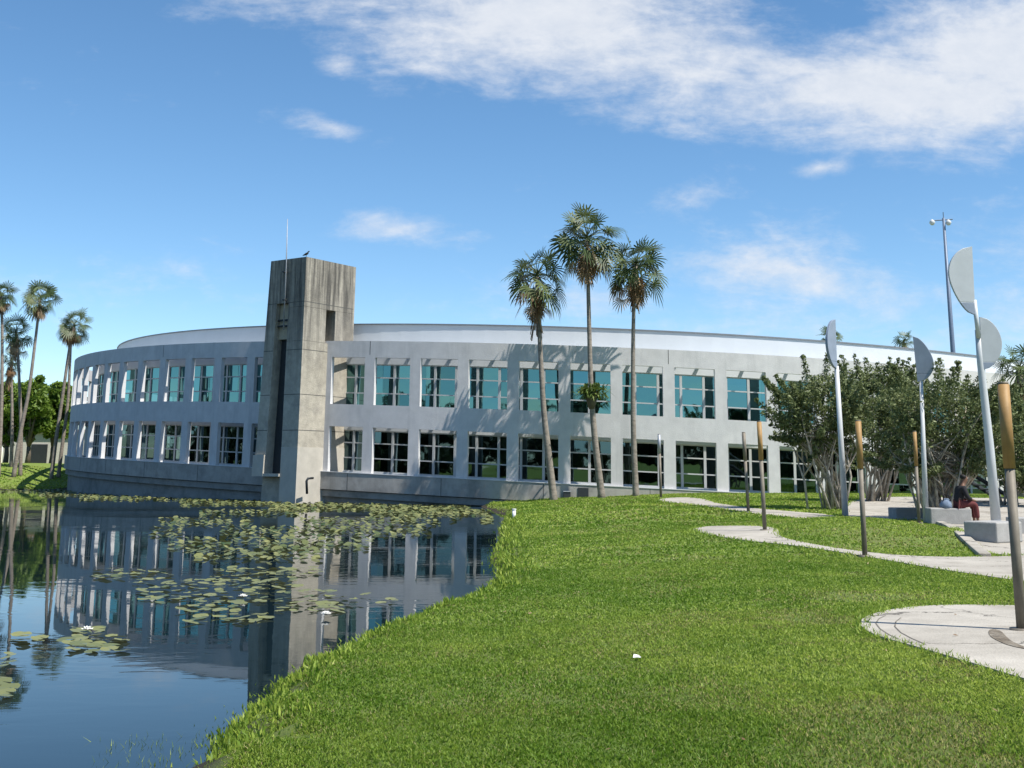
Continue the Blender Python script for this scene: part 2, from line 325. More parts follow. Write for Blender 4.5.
# ------------------------------------------------------------------ terrain
shore = [(222, 768), (240, 738), (268, 704), (312, 670), (368, 642), (424, 619), (470, 605), (500, 594), (506, 575), (502, 558), (506, 541), (509, 528), (512, 517)]
pts = [on_plane(*p).to_2d() for p in shore]
lake = [(-300, -40), (-60, -3), (-20, -1.5), (-9, 0), (-3.2, 2.2), (-1.95, 5.4)] + [tuple(p) for p in pts]
for t in np.arange(13.2, -16, -.5): lake.append(P0(t, RO-1.2, 0)[:2])
far = [on_plane(60, 489.5).to_2d(), on_plane(30, 490).to_2d(), on_plane(0, 489.5).to_2d(), on_plane(-60, 489).to_2d()]
i_cut = [i for i, p in enumerate(lake) if i > 20 and p[1] > far[0].y + 2][0]
lake = lake[:i_cut] + [tuple(p) for p in far] + [(-110, far[3].y+4), (-300, far[3].y+30)]
LK = np.array(lake)
def lake_sd(X, Y):                            # signed distance to the pond outline, positive on land
    X = np.asarray(X, float); Y = np.asarray(Y, float)
    a = LK; b = np.roll(LK, -1, 0); d = np.full(X.shape, 1e9); ins = np.zeros(X.shape, bool)
    for (x0, y0), (x1, y1) in zip(a, b):
        ex, ey = x1-x0, y1-y0; k = np.clip(((X-x0)*ex + (Y-y0)*ey)/(ex*ex+ey*ey), 0, 1)
        d = np.minimum(d, np.hypot(X-x0-k*ex, Y-y0-k*ey))
        c = ((y0 > Y) != (y1 > Y)) & (X < (x1-x0)*(Y-y0)/(y1-y0+1e-12) + x0); ins ^= c
    return np.where(ins, -d, d)
ctl = [(at(553, 499.5, 63.3)), (at(601, 500, 63.3)), (at(635, 495.5, 63.5)), at(660, 498, 55), at(745, 511, 40), at(763, 531, 27.5), at(845, 517, 39), at(997, 531, 32),
       at(865, 557, 22.3), at(1022, 632, 11.4), at(800, 494, 64), at(880, 497, 55), at(1000, 500, 52), at(700, 493.5, 64), at(940, 521, 36), at(920, 519, 38), at(600, 530, 33), at(560, 600, 15.5),
       at(600, 768, 6.3), at(1000, 768, 6.3), at(760, 650, 10.9), at(860, 515, 40), at(1060, 520, 38), at(978, 556, 23)]
ctl = [(p.x, p.y, p.z) for p in ctl] + [(-10, -10, .5), (30, -10, .55), (60, 30, .75), (60, 70, .9), (14, 3, .5), (0, 0, .48), (40, 15, .6)]
ctl = np.array(ctl)
_D = np.hypot(ctl[:, None, 0]-ctl[None, :, 0], ctl[:, None, 1]-ctl[None, :, 1])
_n = len(ctl); _A = np.zeros((_n+1, _n+1)); _A[:_n, :_n] = _D + np.eye(_n)*-.6; _A[:_n, _n] = 1; _A[_n, :_n] = 1
_w = np.linalg.solve(_A, np.append(ctl[:, 2], 0))
def sstep(x): x = np.clip(x, 0, 1); return x*x*(3-2*x)
def terrain(X, Y):
    X = np.asarray(X, float); Y = np.asarray(Y, float)
    h = np.full(X.shape, _w[_n])
    for i in range(_n): h = h + _w[i]*np.sqrt((X-ctl[i, 0])**2 + (Y-ctl[i, 1])**2 + .8)
    far_ = sstep((np.hypot(X-12, Y-30)-45)/40); h = np.clip(h, .3, 1.3)*(1-far_) + .8*far_
    left = sstep((-X-22)/6)*sstep((Y-60)/10)
    d = lake_sd(X, Y)
    dn = d + .18*np.sin(X*3.1+Y*1.7)*np.sin(Y*2.3-X) + .07*np.sin(X*9+Y*5)
    right = np.where(dn < 0, np.maximum(.06+.45*dn, -1.0), .06 + (h-.06)*(.42*sstep(dn/.55) + .58*sstep(dn/5.0)))
    lf = np.where(d < 0, np.maximum(.05+.4*d, -1.0), .05 + 2.1*sstep(d/17))
    return right*(1-left) + lf*left
_isl = at(862, 534, 30)
_terrain0 = terrain
def terrain(X, Y):                            # the grass island is a low mound
    X = np.asarray(X, float); Y = np.asarray(Y, float)
    return _terrain0(X, Y) + .32*np.exp(-((X-_isl.x)/2.1)**2 - ((Y-_isl.y)/4.5)**2)
def tz(x, y): return float(terrain(np.array([x]), np.array([y]))[0])
def hit(px, py, y0=4., y1=140.):              # first point of the ground seen at a pixel
    d = ray(px, py); Y = np.linspace(y0, y1, 1600); g = EYE + d.z*Y - terrain(d.x*Y, Y)
    k = np.argmax(g < 0)
    if g[k] >= 0: k = len(Y)-1
    ya = Y[max(k-1, 0)] if k else Y[0]; yb = Y[k]
    if k: ya = ya + (yb-ya)*g[k-1]/(g[k-1]-g[k]+1e-9)
    return Vector((d.x*ya, ya, EYE+d.z*ya))

def rect_grid(xs, ys):
    X, Y = np.meshgrid(xs, ys); Z = terrain(X, Y); v = np.stack([X, Y, Z], -1).reshape(-1, 3)
    nx = len(xs); i = (np.arange(len(ys)-1)[:, None]*nx + np.arange(nx-1)[None, :]).ravel()
    return v, np.stack([i, i+1, i+nx+1, i+nx], -1).ravel()
xs = np.concatenate([np.array([-2000, -900, -500, -320]), np.arange(-220, -60, 8), np.arange(-60, -16, 1.2), np.arange(-16, 30, .28), np.arange(30, 60, 1.), np.arange(60, 200, 8), np.array([260, 400, 800, 2000])])
ys = np.concatenate([np.array([-1500, -600, -250, -100, -50, -20, -8]), np.arange(-2, 42, .28), np.arange(42, 110, .6), np.arange(110, 200, 6), np.array([230, 300, 450, 800, 1600, 3000])])
v, lp = rect_grid(xs, ys)
ground = np_mesh('ground', v, 4, lp, np.full(len(lp)//4, .5), M['soil']); ground.data.polygons.foreach_set('use_smooth', [True]*(len(lp)//4)); tag(ground, kind='structure')
wm = MB(); wm.add([(x, y, 0) for x, y in ((-320, -60), (60, -60), (60, 130), (-320, 130))], [(0, 1, 2, 3)])
tag(wm.build('pond_water', M['water']), kind='structure')

# ------------------------------------------------------------------ paths and plaza
def inside(poly, X, Y):
    ins = np.zeros(np.shape(X), bool)
    for (x0, y0), (x1, y1) in zip(poly, poly[1:]+poly[:1]):
        ins ^= ((y0 > Y) != (y1 > Y)) & (X < (x1-x0)*(Y-y0)/(y1-y0+1e-12) + x0)
    return ins
def smooth_poly(p, it=2):
    for _ in range(it):
        q = []
        for a, b in zip(p, p[1:]+p[:1]): q += [(a[0]*.75+b[0]*.25, a[1]*.75+b[1]*.25), (a[0]*.25+b[0]*.75, a[1]*.25+b[1]*.75)]
        p = q
    return p
paved = []
def paving(name, pix, step=.5, lift=.02, world=None, m='path'):
    p = world or [tuple(hit(*q).to_2d()) for q in pix]; p = smooth_poly(p, 2); paved.append(p)
    A = np.array(p); gx, gy = np.meshgrid(np.arange(A[:, 0].min(), A[:, 0].max(), step), np.arange(A[:, 1].min(), A[:, 1].max(), step))
    k = inside(p, gx, gy); vs = [Vector(q) for q in p] + [Vector((a, b)) for a, b in zip(gx[k], gy[k])]
    n = len(p)
    r = geometry.delaunay_2d_cdt(vs, [(i, (i+1) % n) for i in range(n)], [], 1, 1e-4)
    top = [(q.x, q.y, tz(q.x, q.y)+lift) for q in r[0]]
    mb = MB(); mb.add(top, [tuple(f) for f in r[2]])
    z = [(q[0], q[1], tz(*q)+lift) for q in p]; lo = [(a, b, c-.15) for a, b, c in z]
    mb.add(z+lo, [(i, n+i, n+(i+1) % n, (i+1) % n) for i in range(n)])
    return tag(mb.build(name, M[m]), kind='structure')
paving('near_path', [(858, 626), (866, 617), (900, 609), (950, 606), (1016, 607), (1080, 608), (1090, 700), (1024, 681), (962, 662), (900, 644), (872, 636)], .3)
paving('middle_path', [(690, 530), (705, 526.5), (745, 526), (772, 527.5), (779, 531), (778, 537), (800, 542.5), (842, 550), (900, 556.5), (950, 558), (985, 557.5), (1060, 556), (1080, 590), (1000, 579), (930, 568.5), (870, 557.5), (800, 546.5), (740, 541), (702, 534.5)], .5)
paving('far_path', [(656, 499.5), (680, 497.5), (705, 499), (712, 502.5), (745, 508), (790, 512), (845, 516), (850, 519), (790, 517), (745, 513.5), (700, 505.5), (662, 502.5)], .6)
plaza_w = [tuple(hit(*q).to_2d()) for q in [(985, 557), (968, 541), (948, 526), (930, 521.5), (890, 519), (850, 518)]] + [tuple(at(840, 505, 47).to_2d()), tuple(at(870, 500, 56).to_2d()), tuple(at(1000, 500, 55).to_2d()), tuple(at(1150, 500, 50).to_2d()), tuple(at(1200, 500, 22).to_2d())]
paving('plaza', None, 1.0, .016, plaza_w)
# kerb along the right side of the grass island
kb = MB(); kp = [hit(*q) for q in [(985, 557.5), (975, 549), (962, 537), (950, 528), (936, 522.5), (918, 520)]]
for a, b in zip(kp, kp[1:]):
    d = (b-a); n = Vector((d.y, -d.x, 0)).normalized()*.11; e = d.normalized()*.005
    za, zb = tz(a.x, a.y), tz(b.x, b.y)
    r = [a-n+e, a+n+e, b+n-e, b-n-e]; 
    kb.hexa([(q.x, q.y, z-.15) for q, z in zip(r, (za, za, zb, zb))], [(q.x, q.y, z+.08) for q, z in zip(r, (za, za, zb, zb))])
tag(kb.build('kerb', M['path'], bevel=.02), 'pale concrete kerb curving along the right edge of the grass island', 'kerb')

# ------------------------------------------------------------------ the curved office building
TW = R_(35)                                   # tower orientation
def build_office():
    root = thing('office_building', (0, 0, 0), 'long curved two-storey grey office building with teal windows behind a screen wall', 'building')
    T0, T1 = -15, 34
    ri = RO-.27; WF = .775
    LV = [(-.63, 2.0), (3.29, 6.03)]; ZT = 7.0; ZB = -.66
    rows = [(-.64, -.63, 0), (-.63, 2.0, 1), (2.0, 3.29, 0), (3.29, 6.03, 1), (6.03, ZT, 0)]
    sw = MB(); rv = MB()
    for i in range(T0, T1):
        op = np.linspace(i, i+WF, 4); so_ = [i+WF, i+1]
        for z0, z1, o in rows:
            for seg, is_open in ((op, 1), (so_, 0)):
                if is_open and o: continue
                for a, b in zip(seg, seg[1:]):
                    sw.add([P(a, RO, z0), P(b, RO, z0), P(b, RO, z1), P(a, RO, z1)], [(0, 1, 2, 3)])
                    sw.add([P(a, ri, z0), P(b, ri, z0), P(b, ri, z1), P(a, ri, z1)], [(3, 2, 1, 0)])
        for a, b in list(zip(op, op[1:])) + [(i+WF, i+1)]:
            sw.add([P(a, RO, ZT), P(b, RO, ZT), P(b, ri, ZT), P(a, ri, ZT)], [(0, 1, 2, 3)])
        for z0, z1 in LV:
            a, b = i, i+WF
            rv.add([P(a, RO, z0), P(a, ri, z0), P(a, ri, z1), P(a, RO, z1)], [(0, 1, 2, 3)])
            rv.add([P(b, RO, z0), P(b, ri, z0), P(b, ri, z1), P(b, RO, z1)], [(3, 2, 1, 0)])
            for q0, q1 in zip(op, op[1:]):
                rv.add([P(q0, RO, z0), P(q1, RO, z0), P(q1, ri, z0), P(q0, ri, z0)], [(0, 1, 2, 3)])
                rv.add([P(q0, RO, z1), P(q1, RO, z1), P(q1, ri, z1), P(q0, ri, z1)], [(3, 2, 1, 0)])
    sw.build('screen_wall', M['stucco'], root); rv.build('window_reveal', M['reveal'], root)
    def ring(mb, r0, r1, z0, z1, t0=T0, t1=T1, step=.5, fn=P):        # solid ring between two radii
        ts = np.arange(t0, t1+1e-6, step)
        for a, b in zip(ts, ts[1:]):
            A = [fn(a, r1, z0), fn(b, r1, z0), fn(b, r0, z0), fn(a, r0, z0)]; B = [fn(a, r1, z1), fn(b, r1, z1), fn(b, r0, z1), fn(a, r0, z1)]
            mb.add(A+B, [(0, 1, 5, 4), (2, 3, 7, 6), (4, 5, 6, 7), (3, 2, 1, 0)])
    p = MB(); ring(p, RO-1.9, RO+.16, -1.62, -.644); p.build('plinth', M['plinth'], root)
    p = MB(); ring(p, RO-1.9, RO+.02, -2.02, -1.66); ring(p, RO-1.9, RO-.2, -5, -2.02); p.build('base_wall', M['base'], root)
    # joints in the plinth
    for t in np.arange(-1.5, 33, 2.0):
        p = MB(); p.hexa([P(t-.006, RO+.164, -1.615), P(t+.006, RO+.164, -1.615), P(t+.006, RO+.1, -1.615), P(t-.006, RO+.1, -1.615)], [P(t-.006, RO+.164, -.67), P(t+.006, RO+.164, -.67), P(t+.006, RO+.1, -.67), P(t-.006, RO+.1, -.67)])
        p.build('plinth_joint', M['joint'], root)
    p = MB(); ring(p, RO-.1, RO+.19, -.635, -.60); p.build('ledge', M['reveal'], root)
    # movement joints on the screen wall
    for t in (10.885, 16.885, 22.885, 4.885):
        p = MB(); p.hexa([P(t-.006, RO+.004, 6.2), P(t+.006, RO+.004, 6.2), P(t+.006, RO-.05, 6.2), P(t-.006, RO-.05, 6.2)], [P(t-.006, RO+.004, 6.99), P(t+.006, RO+.004, 6.99), P(t+.006, RO-.05, 6.99), P(t-.006, RO-.05, 6.99)])
        p.build('wall_joint', M['joint'], root)
    # inner glazed wall and floors
    RG = RO-1.75
    f = MB(); ring(f, RG-.25, RG+.1, 5.8, 6.9); f.build('fascia', M['white_metal'], root)
    f = MB(); ring(f, RG-.25, RG+.1, 1.88, 3.22); f.build('fascia', M['white_metal'], root)
    f = MB(); ring(f, RG-.2, RG+.1, -.66, -.55); f.build('fascia', M['white_metal'], root)
    f = MB(); ring(f, 34, RG-.25, 5.9, 6.1); ring(f, 34, RG-.25, 2.75, 3.25); ring(f, 34, RG-.25, -1.2, -.67); f.build('floor_slab', M['slab'], root)
    f = MB(); ring(f, 33, 34.2, -2.9, 7.9); f.build('rear_wall', M['stucco'], root)
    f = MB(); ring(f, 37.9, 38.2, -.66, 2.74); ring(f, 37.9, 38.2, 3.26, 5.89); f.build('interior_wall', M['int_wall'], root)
    # tie beams over the light slot
    for z0, z1, ks in ((6.35, 6.62, np.arange(-1, 33, .465)), (2.3, 2.5, np.arange(9.9, 33, .93))):
        for k in ks:
            w = .018; b = MB()
            b.hexa([P(k-w, ri+.02, z0), P(k+w, ri+.02, z0), P(k+w, RG, z0), P(k-w, RG, z0)], [P(k-w, ri+.02, z1), P(k+w, ri+.02, z1), P(k+w, RG, z1), P(k-w, RG, z1)])
            b.build('tie_beam', M['alu'], root)
    # set-back roof storey
    RC = RO-3.3
    c = MB(); ring(c, RC-.3, RC, 6.3, 8.38); c.build('clerestory_wall', M['white_metal'], root)
    c = MB(); ring(c, RC, RG+.1, 6.902, 6.98); ring(c, 33, RC-.02, 8.3, 8.4); c.build('roof', M['roofing'], root)
    c = MB(); ring(c, RC-.35, RC+.06, 8.383, 8.46); c.build('roof_coping', M['coping'], root)
    # columns and blinds behind the glass
    for k in np.arange(-4.5, 34, 3.0):
        c = MB(); c.tube([P(k, RG-1.5, -.6), P(k, RG-1.5, 5.7)], .28, 12); c.build('column', M['slab'], root, True)
    # windows
    wr = random.Random(77)
    for i in range(-5, T1):
        if i == 9: continue
        for z0, z1 in ((-.55, 1.88), (3.22, 5.8)):
            a, b_ = i-.12, i+WF+.105
            fr = MB(); w = .026; zz = [z0+.03, z0+(z1-z0)*.33, z0+(z1-z0)*.69, z1-.03]
            kk = [15.35+.465*q for q in range(-60, 60)]
            vs = [q for q in kk if a+.02 < q < b_-.02] 
            for q in vs:
                fr.hexa([P(q-w, RG+.06, z0), P(q+w, RG+.06, z0), P(q+w, RG-.06, z0), P(q-w, RG-.06, z0)], [P(q-w, RG+.06, z1), P(q+w, RG+.06, z1), P(q+w, RG-.06, z1), P(q-w, RG-.06, z1)])
            seg = np.linspace(a, b_, 4)
            for z in zz:
                for q0, q1 in zip(seg, seg[1:]):
                    h = .035
                    fr.hexa([P(q0, RG+.05, z-h), P(q1, RG+.05, z-h), P(q1, RG-.05, z-h), P(q0, RG-.05, z-h)], [P(q0, RG+.05, z+h), P(q1, RG+.05, z+h), P(q1, RG-.05, z+h), P(q0, RG-.05, z+h)])
            fo = fr.build('window', M['alu'], root)
            g = MB(); cut = sorted([a]+vs+[b_])
            for q0, q1 in zip(cut, cut[1:]):
                for y0, y1 in zip([z0]+zz[1:3], zz[1:3]+[z1]):
                    e = [wr.uniform(-.011, .011) for _ in range(3)]
                    g.add([P(q0, RG+e[0], y0), P(q1, RG+e[1], y0), P(q1, RG+e[1]+e[2], y1), P(q0, RG+e[0]+e[2], y1)], [(0, 1, 2, 3)], wr.random())
            g.build('pane', M['glass' if z0 > 1 else 'glass_low'], fo)
    # low vent in the base by the palms
    b = MB(); t = 15.15
    b.hexa([P(t, RO+.19, -1.45), P(t+.2, RO+.19, -1.45), P(t+.2, RO+.1, -1.45), P(t, RO+.1, -1.45)], [P(t, RO+.19, -.78), P(t+.2, RO+.19, -.78), P(t+.2, RO+.1, -.78), P(t, RO+.1, -.78)])
    b.build('wall_vent', M['dark_metal'], root)
    return root
office = build_office()

# ------------------------------------------------------------------ concrete tower standing in the pond
def build_tower():
    YF = 68.3
    top = at(306.5, 256.7, YF); F0 = at(295, 504, YF)
    e1 = Vector((-math.cos(TW), math.sin(TW), 0)); e2 = Vector((math.sin(TW), math.cos(TW), 0))
    zt = top.z; zb = -1.0
    root = thing('concrete_tower', (F0.x, F0.y, 0), 'tall stained concrete tower with a dark vertical slot rising from the pond', 'tower')
    H = zt
    def Q(a, b, z):                           # a along the front, b backwards; the tower leans in and tapers a little
        k = z/H; lean = Vector((top.x-F0.x-.0, 0, 0))*k*1.0
        a2 = a*(1 + .20*(1-k)) if a > 1.4 else a
        p = Vector((F0.x, F0.y, 0)) + lean + e1*a2 + e2*b; return (p.x, p.y, z)
    def blk(mb, a0, a1, b0, b1, z0, z1, n=1):
        for k in range(n):
            q0 = z0+(z1-z0)*k/n; q1 = z0+(z1-z0)*(k+1)/n
            r = [(a1, b0), (a0, b0), (a0, b1), (a1, b1)]
            mb.hexa([Q(a, b, q0) for a, b in r], [Q(a, b, q1) for a, b in r])
    z = lambda py: at(300, py, YF).z
    zs0, zs1, zo, zl = z(337), z(301), z(474), z(455)
    W, D = 2.95, 4.3
    s = MB(); g = .012
    lev = [zb, z(415), z(349), z(301)]
    # front pillar (its right side is the long lit face), with an opening high in the side
    blk(s, 0, 1.3, 0, D, zb, z(340)-g)
    blk(s, 0, 1.3, 0, 1.85, z(340), z(306)); blk(s, 0, 1.3, 2.65, D, z(340), z(306))
    blk(s, 0, 1.3, 0, D, z(306)+g, zt)
    s.build('front_pillar', M['tower'], root)
    s = MB(); blk(s, 1.3, 2.2, 0, D, zs1, zt); blk(s, 2.2, W, 0, D, zo, zt); s.build('left_pillar', M['tower'], root)
    s = MB(); blk(s, 1.3, 2.2, 1.5, D, zo, zs1); blk(s, 1.3, W-.15, .55, D, zb, zo-.02); s.build('recessed_wall', M['tower'], root)
    s = MB(); blk(s, 1.302, 2.198, .35, 1.49, zs0, zs1-.01); s.build('beige_panel', M['beige'], root)
    s = MB()
    for py in (318, 324): s.tube([Q(1.3, .22, z(py)), Q(1.75, .1, z(py)), Q(2.2, .22, z(py))], .06, 6)
    s.build('louvre_bar', M['dark_metal'], root)
    s = MB(); blk(s, 1.303, 2.197, .62, .68, zo+.02, zs0-.02); s.build('slot_dark_sheet', M['dark_metal'], root)  # plain dark sheet added in the recess so the slot looks dark
    s = MB(); blk(s, 1.31, 2.205, -.12, 1.41, zo-.16, zo); blk(s, 2.21, W+.04, -.13, -.005, zo-.16, zl); s.build('ledge', M['tower_clean'], root)
    s = MB(); blk(s, -.012, 1.305, -.012, D-.05, zb, z(447)); s.build('patched_base', M['tower_clean'], root)
    # form joints
    s = MB()
    for py in (301, 349, 394, 430):
        if py != 306: blk(s, -.004, 1.28, -.004, D-.1, z(py)-.018, z(py)+.018)
        blk(s, 2.22, W+.004, -.004, D-.1, z(py)-.018, z(py)+.018)
    s.build('form_joint', M['joint'], root)
    # drain pipe with bracket on the base
    s = MB(); o = Vector((.0, -.12, 0))
    pp = [at(307, 494, YF-.3), at(306.5, 481, YF-.3), at(308, 478.5, YF-.35), at(313, 478, YF+.05)]
    s.tube(pp, .07, 8); s.build('drain_pipe', M['dark_metal'], root, True)
    # antenna pole
    ant = thing('antenna_pole', Q(1.6, -.06, z(303)), 'thin white antenna pole fixed to the dark front of the concrete tower', 'antenna')
    s = MB(); s.tube([at(283.5, 330, YF+.72), at(286.5, 258, YF+.75), at(287.5, 219, YF+.75)], [.045, .035, .018], 8); s.build('pole', M['grey_metal'], ant, True)
    s = MB()
    for py in (300, 272): p = at(285, py, YF+.82); s.box(p, (.2, .3, .08), -TW)
    s.build('bracket', M['dark_metal'], ant)
    # bird on the corner
    q = Vector(Q(.12, .1, zt))
    b = MB(); b.tube([q+Vector((-.22, 0, .09)), q+Vector((-.1, 0, .14)), q+Vector((0, 0, .19)), q+Vector((.08, 0, .24)), q+Vector((.1, 0, .31)), q+Vector((.15, 0, .35)), q+Vector((.2, 0, .345))], [.015, .05, .075, .06, .035, .04, .008], 8)
    b.tube([q+Vector((.0, .02, 0)), q+Vector((0, .02, .14))], .01, 5); b.tube([q+Vector((.0, -.02, 0)), q+Vector((0, -.02, .14))], .01, 5)
    tag(b.build('bird', M['feather'], None, True), 'small black bird perched on the front top corner of the tower', 'bird')
    return root
build_tower()

# ------------------------------------------------------------------ palms
def fan_palm(px_path, Y, rad, label, crown_r, skirt, group, seed, nf=30, name='fan_palm', dead=26, ytop=None):
    r = random.Random(seed)
    pts = [at(x, y, Y) for x, y in px_path]              # top first, base last
    base = pts[-1]; base.z = tz(base.x, base.y)
    root = thing(name, base, label, 'palm tree', group)
    top = pts[0]
    # smooth path
    ks = []; P_ = list(reversed(pts))
    for i in range(len(P_)-1):
        p0 = P_[max(i-1, 0)]; p1 = P_[i]; p2 = P_[i+1]; p3 = P_[min(i+2, len(P_)-1)]
        for q in np.linspace(0, 1, 6, endpoint=False):
            ks.append(.5*((2*p1)+(-p0+p2)*q+(2*p0-5*p1+4*p2-p3)*q*q+(-p0+3*p1-3*p2+p3)*q**3))
    ks.append(P_[-1]); n = len(ks)
    rr = [rad[0]+(rad[1]-rad[0])*min(1, (i/(n-1))*1.3) for i in range(n)]; rr[0] *= 1.25
    ks[0] = ks[0]-Vector((0, 0, .3))
    t = MB(); t.tube(ks, rr, 10); t.build('trunk', M['palm_bark'], root, True)
    def frond(mb, o, az, el, L, fr, droop, tint):
        h = Vector((math.cos(az), math.sin(az), 0)); d = h*math.cos(el) + Vector((0, 0, math.sin(el)))
        tip = o + d*L + Vector((0, 0, -droop*L*.35)); mid = o + d*L*.55
        mb.tube([o, mid, tip], [.03, .022, .014], 3, False, tint)
        out = (tip-mid).normalized(); out = (out*.8 + Vector((0, 0, -.42*droop)) + h*.1).normalized(); side = out.cross(Vector((0, 0, 1)))
        if side.length < .1: side = Vector((1, 0, 0))
        side.normalize(); nrm = side.cross(out); tw = r.uniform(-1.0, 1.0); side, nrm = side*math.cos(tw)+nrm*math.sin(tw), nrm*math.cos(tw)-side*math.sin(tw)
        m_ = 13
        for k in range(m_):
            a = -2.0 + 4.0*k/(m_-1); ln = fr*(1-.22*abs(a)/2)*r.uniform(.85, 1.1)
            dd = (out*math.cos(a) + side*math.sin(a) + nrm*.12).normalized(); w = fr*.052
            sd = dd.cross(nrm).normalized()
            p1 = tip + dd*ln*.55 + Vector((0, 0, -droop*ln*.04)); p2 = tip + dd*ln*.84 + Vector((0, 0, -droop*ln*.16)); p3 = tip + dd*ln*1.0 + Vector((0, 0, -droop*ln*.36))
            mb.add([tip-sd*w*.2, tip+sd*w*.2, p1+sd*w, p1-sd*w, p2+sd*w*.7, p2-sd*w*.7, p3], [(0, 1, 2, 3), (3, 2, 4, 5), (5, 4, 6)], min(1, max(0, tint + r.uniform(-.15, .15))))
    c = MB(); o = top
    for k in range(nf):
        q = (k+.5)/nf; el = R_(64 - 100*q + r.uniform(-14, 14)); az = k*2.39996 + r.uniform(-.4, .4)
        L = crown_r*r.uniform(.36, .66); frond(c, o+Vector((0, 0, .25*(1-q))), az, el, L, crown_r*.46*r.uniform(.75, 1.2), .15+.75*q+r.uniform(-.1, .25), r.uniform(.0, .85)*(1-.25*q))
    c.build('crown', M['palm_green'], root)
    d = MB()
    for k in range(dead):
        q = r.random(); out_ = k % 4 == 0; el = R_(r.uniform(-40, -10) if out_ else r.uniform(-88, -58)); az = r.uniform(0, 6.28)
        frond(d, o+Vector((0, 0, -.1-skirt*.5*q)), az, el, crown_r*(r.uniform(.3, .6) if out_ else r.uniform(.18, .4)), crown_r*.34*r.uniform(.6, 1.1), 1.1, r.uniform(.0, 1) if out_ else r.uniform(0, .75))
    if skirt > 1.2:                           # tight thatch hugging the trunk
        for k in range(int(skirt*26)):
            q = r.random(); az = r.uniform(0, 6.28); z = -.4 - skirt*q; oo = o + Vector((math.cos(az)*.2, math.sin(az)*.2, z)); ln = r.uniform(.5, .9)
            tp = oo + Vector((math.cos(az)*.16, math.sin(az)*.16, -ln)); sd = Vector((-math.sin(az), math.cos(az), 0))*r.uniform(.05, .11)
            d.add([oo-sd*.5, oo+sd*.5, tp+sd*.8, tp-sd*.3], [(0, 1, 2, 3)], r.uniform(0, .7))
    d.build('dead_skirt', M['palm_dead'], root)
    return root
G = 'tall fan palms by the water'
fan_palm([(537, 277), (539, 320), (543, 400), (548, 450), (554, 501)], 63.3, (.21, .11), 'shortest of the three tall fan palms on the lawn, with a long brown skirt', 2.0, 2.4, G, 1, 32)
fan_palm([(587, 240), (588.5, 300), (591, 385), (595, 440), (602, 501)], 63.2, (.20, .105), 'tallest of the three fan palms on the lawn, a fern tuft halfway up its trunk', 2.15, 1.6, G, 2, 36, dead=34)
fan_palm([(636, 266), (633.5, 320), (633, 400), (634, 450), (636, 496)], 63.5, (.18, .1), 'straight fan palm on the lawn, right of the other two', 1.95, 1.5, G, 3, 32, dead=30)
G2 = 'fan palms on the far bank'
fan_palm([(40, 299), (36, 335), (29, 390), (21, 430), (15, 460)], 105, (.20, .12), 'leaning fan palm on the far bank with the tallest full crown', 2.0, .8, G2, 4, 30)
fan_palm([(74, 327), (70, 345), (62, 400), (56, 440), (53, 455)], 107, (.19, .12), 'fan palm nearest the end of the curved building, its trunk bending left', 1.85, .6, G2, 5, 28)
fan_palm([(71, 331), (70.5, 350), (68, 400), (63, 440), (60, 455)], 108, (.18, .11), 'slim fan palm half hidden behind its neighbour beside the curved building', 1.4, .5, G2, 6, 20)
fan_palm([(16, 332), (18, 355), (20, 400), (21, 430), (22, 456)], 106, (.18, .12), 'dark fan palm with a drooping brown crown left of the leaning palm', 1.8, 2.0, G2, 7, 24, dead=34)
fan_palm([(1, 297), (2, 320), (2, 370), (1, 420), (0, 458)], 105, (.19, .12), 'fan palm at the left edge of the photo with only half its crown in view', 1.75, .8, G2, 8, 28)
fan_palm([(11, 362), (11.5, 380), (12, 410), (12, 440), (12, 456)], 110, (.18, .11), 'short shaggy fan palm below the taller crowns on the far bank', 1.3, 1.6, G2, 9, 20)
G3 = 'palms rising behind the roof'
for i, (x, y, lb) in enumerate(((831, 338, 'palm crown peeping over the white roof beside the edge-on blade'), (904, 343, 'palm crown peeping over the roof beside the shaded blade'))):
    fan_palm([(x, y), (x, 380), (x, 430), (x, 470)], 118, (.3, .2), lb, 1.5, .4, G3, 20+i, 22)
fan_palm([(1020, 372), (1020, 400), (1021, 440), (1022, 492)], 58, (.25, .18), 'broad fan palm at the right edge behind the tallest sculpture', 1.7, .8, None, 30, 30)

# fern clump on the tallest palm
def fern():
    r = random.Random(3); o = at(591.5, 392, 63.15)
    mb = MB()
    for k in range(420):
        az = r.uniform(0, 6.28); el = R_(r.uniform(-22, 85)); L = r.uniform(.55, 1.25)*(1-.35*math.sin(max(0, el))); d = Vector((math.cos(az)*math.cos(el), math.sin(az)*math.cos(el), math.sin(el)))
        sd = d.cross(Vector((0, 0, 1))).normalized()*.05; m = o+d*L*.6; t = o+d*L+Vector((0, 0, -L*.35)); oo = o + Vector((r.gauss(0, .3), r.gauss(0, .3), r.uniform(-.2, .15))); m = oo+d*L*.5; t = oo+d*L*.8+Vector((0, 0, -L*.2)); b = oo+d*.05
        mb.add([b-sd*.4, b+sd*.4, m+sd, m-sd, t], [(0, 1, 2, 3), (3, 2, 4)], r.random())
    tag(mb.build('fern_clump', M['fern']), 'bushy green fern clump growing halfway up the tallest palm trunk', 'fern')
    root = bpy.data.objects['fern_clump']
    rt = MB(); rt.tube([o+Vector((0, 0, -.9)), o+Vector((0, 0, -.4)), o], [.15, .3, .36], 10); adopt(rt.build('root_mass', M['dkbark'], None, True), root)
fern()

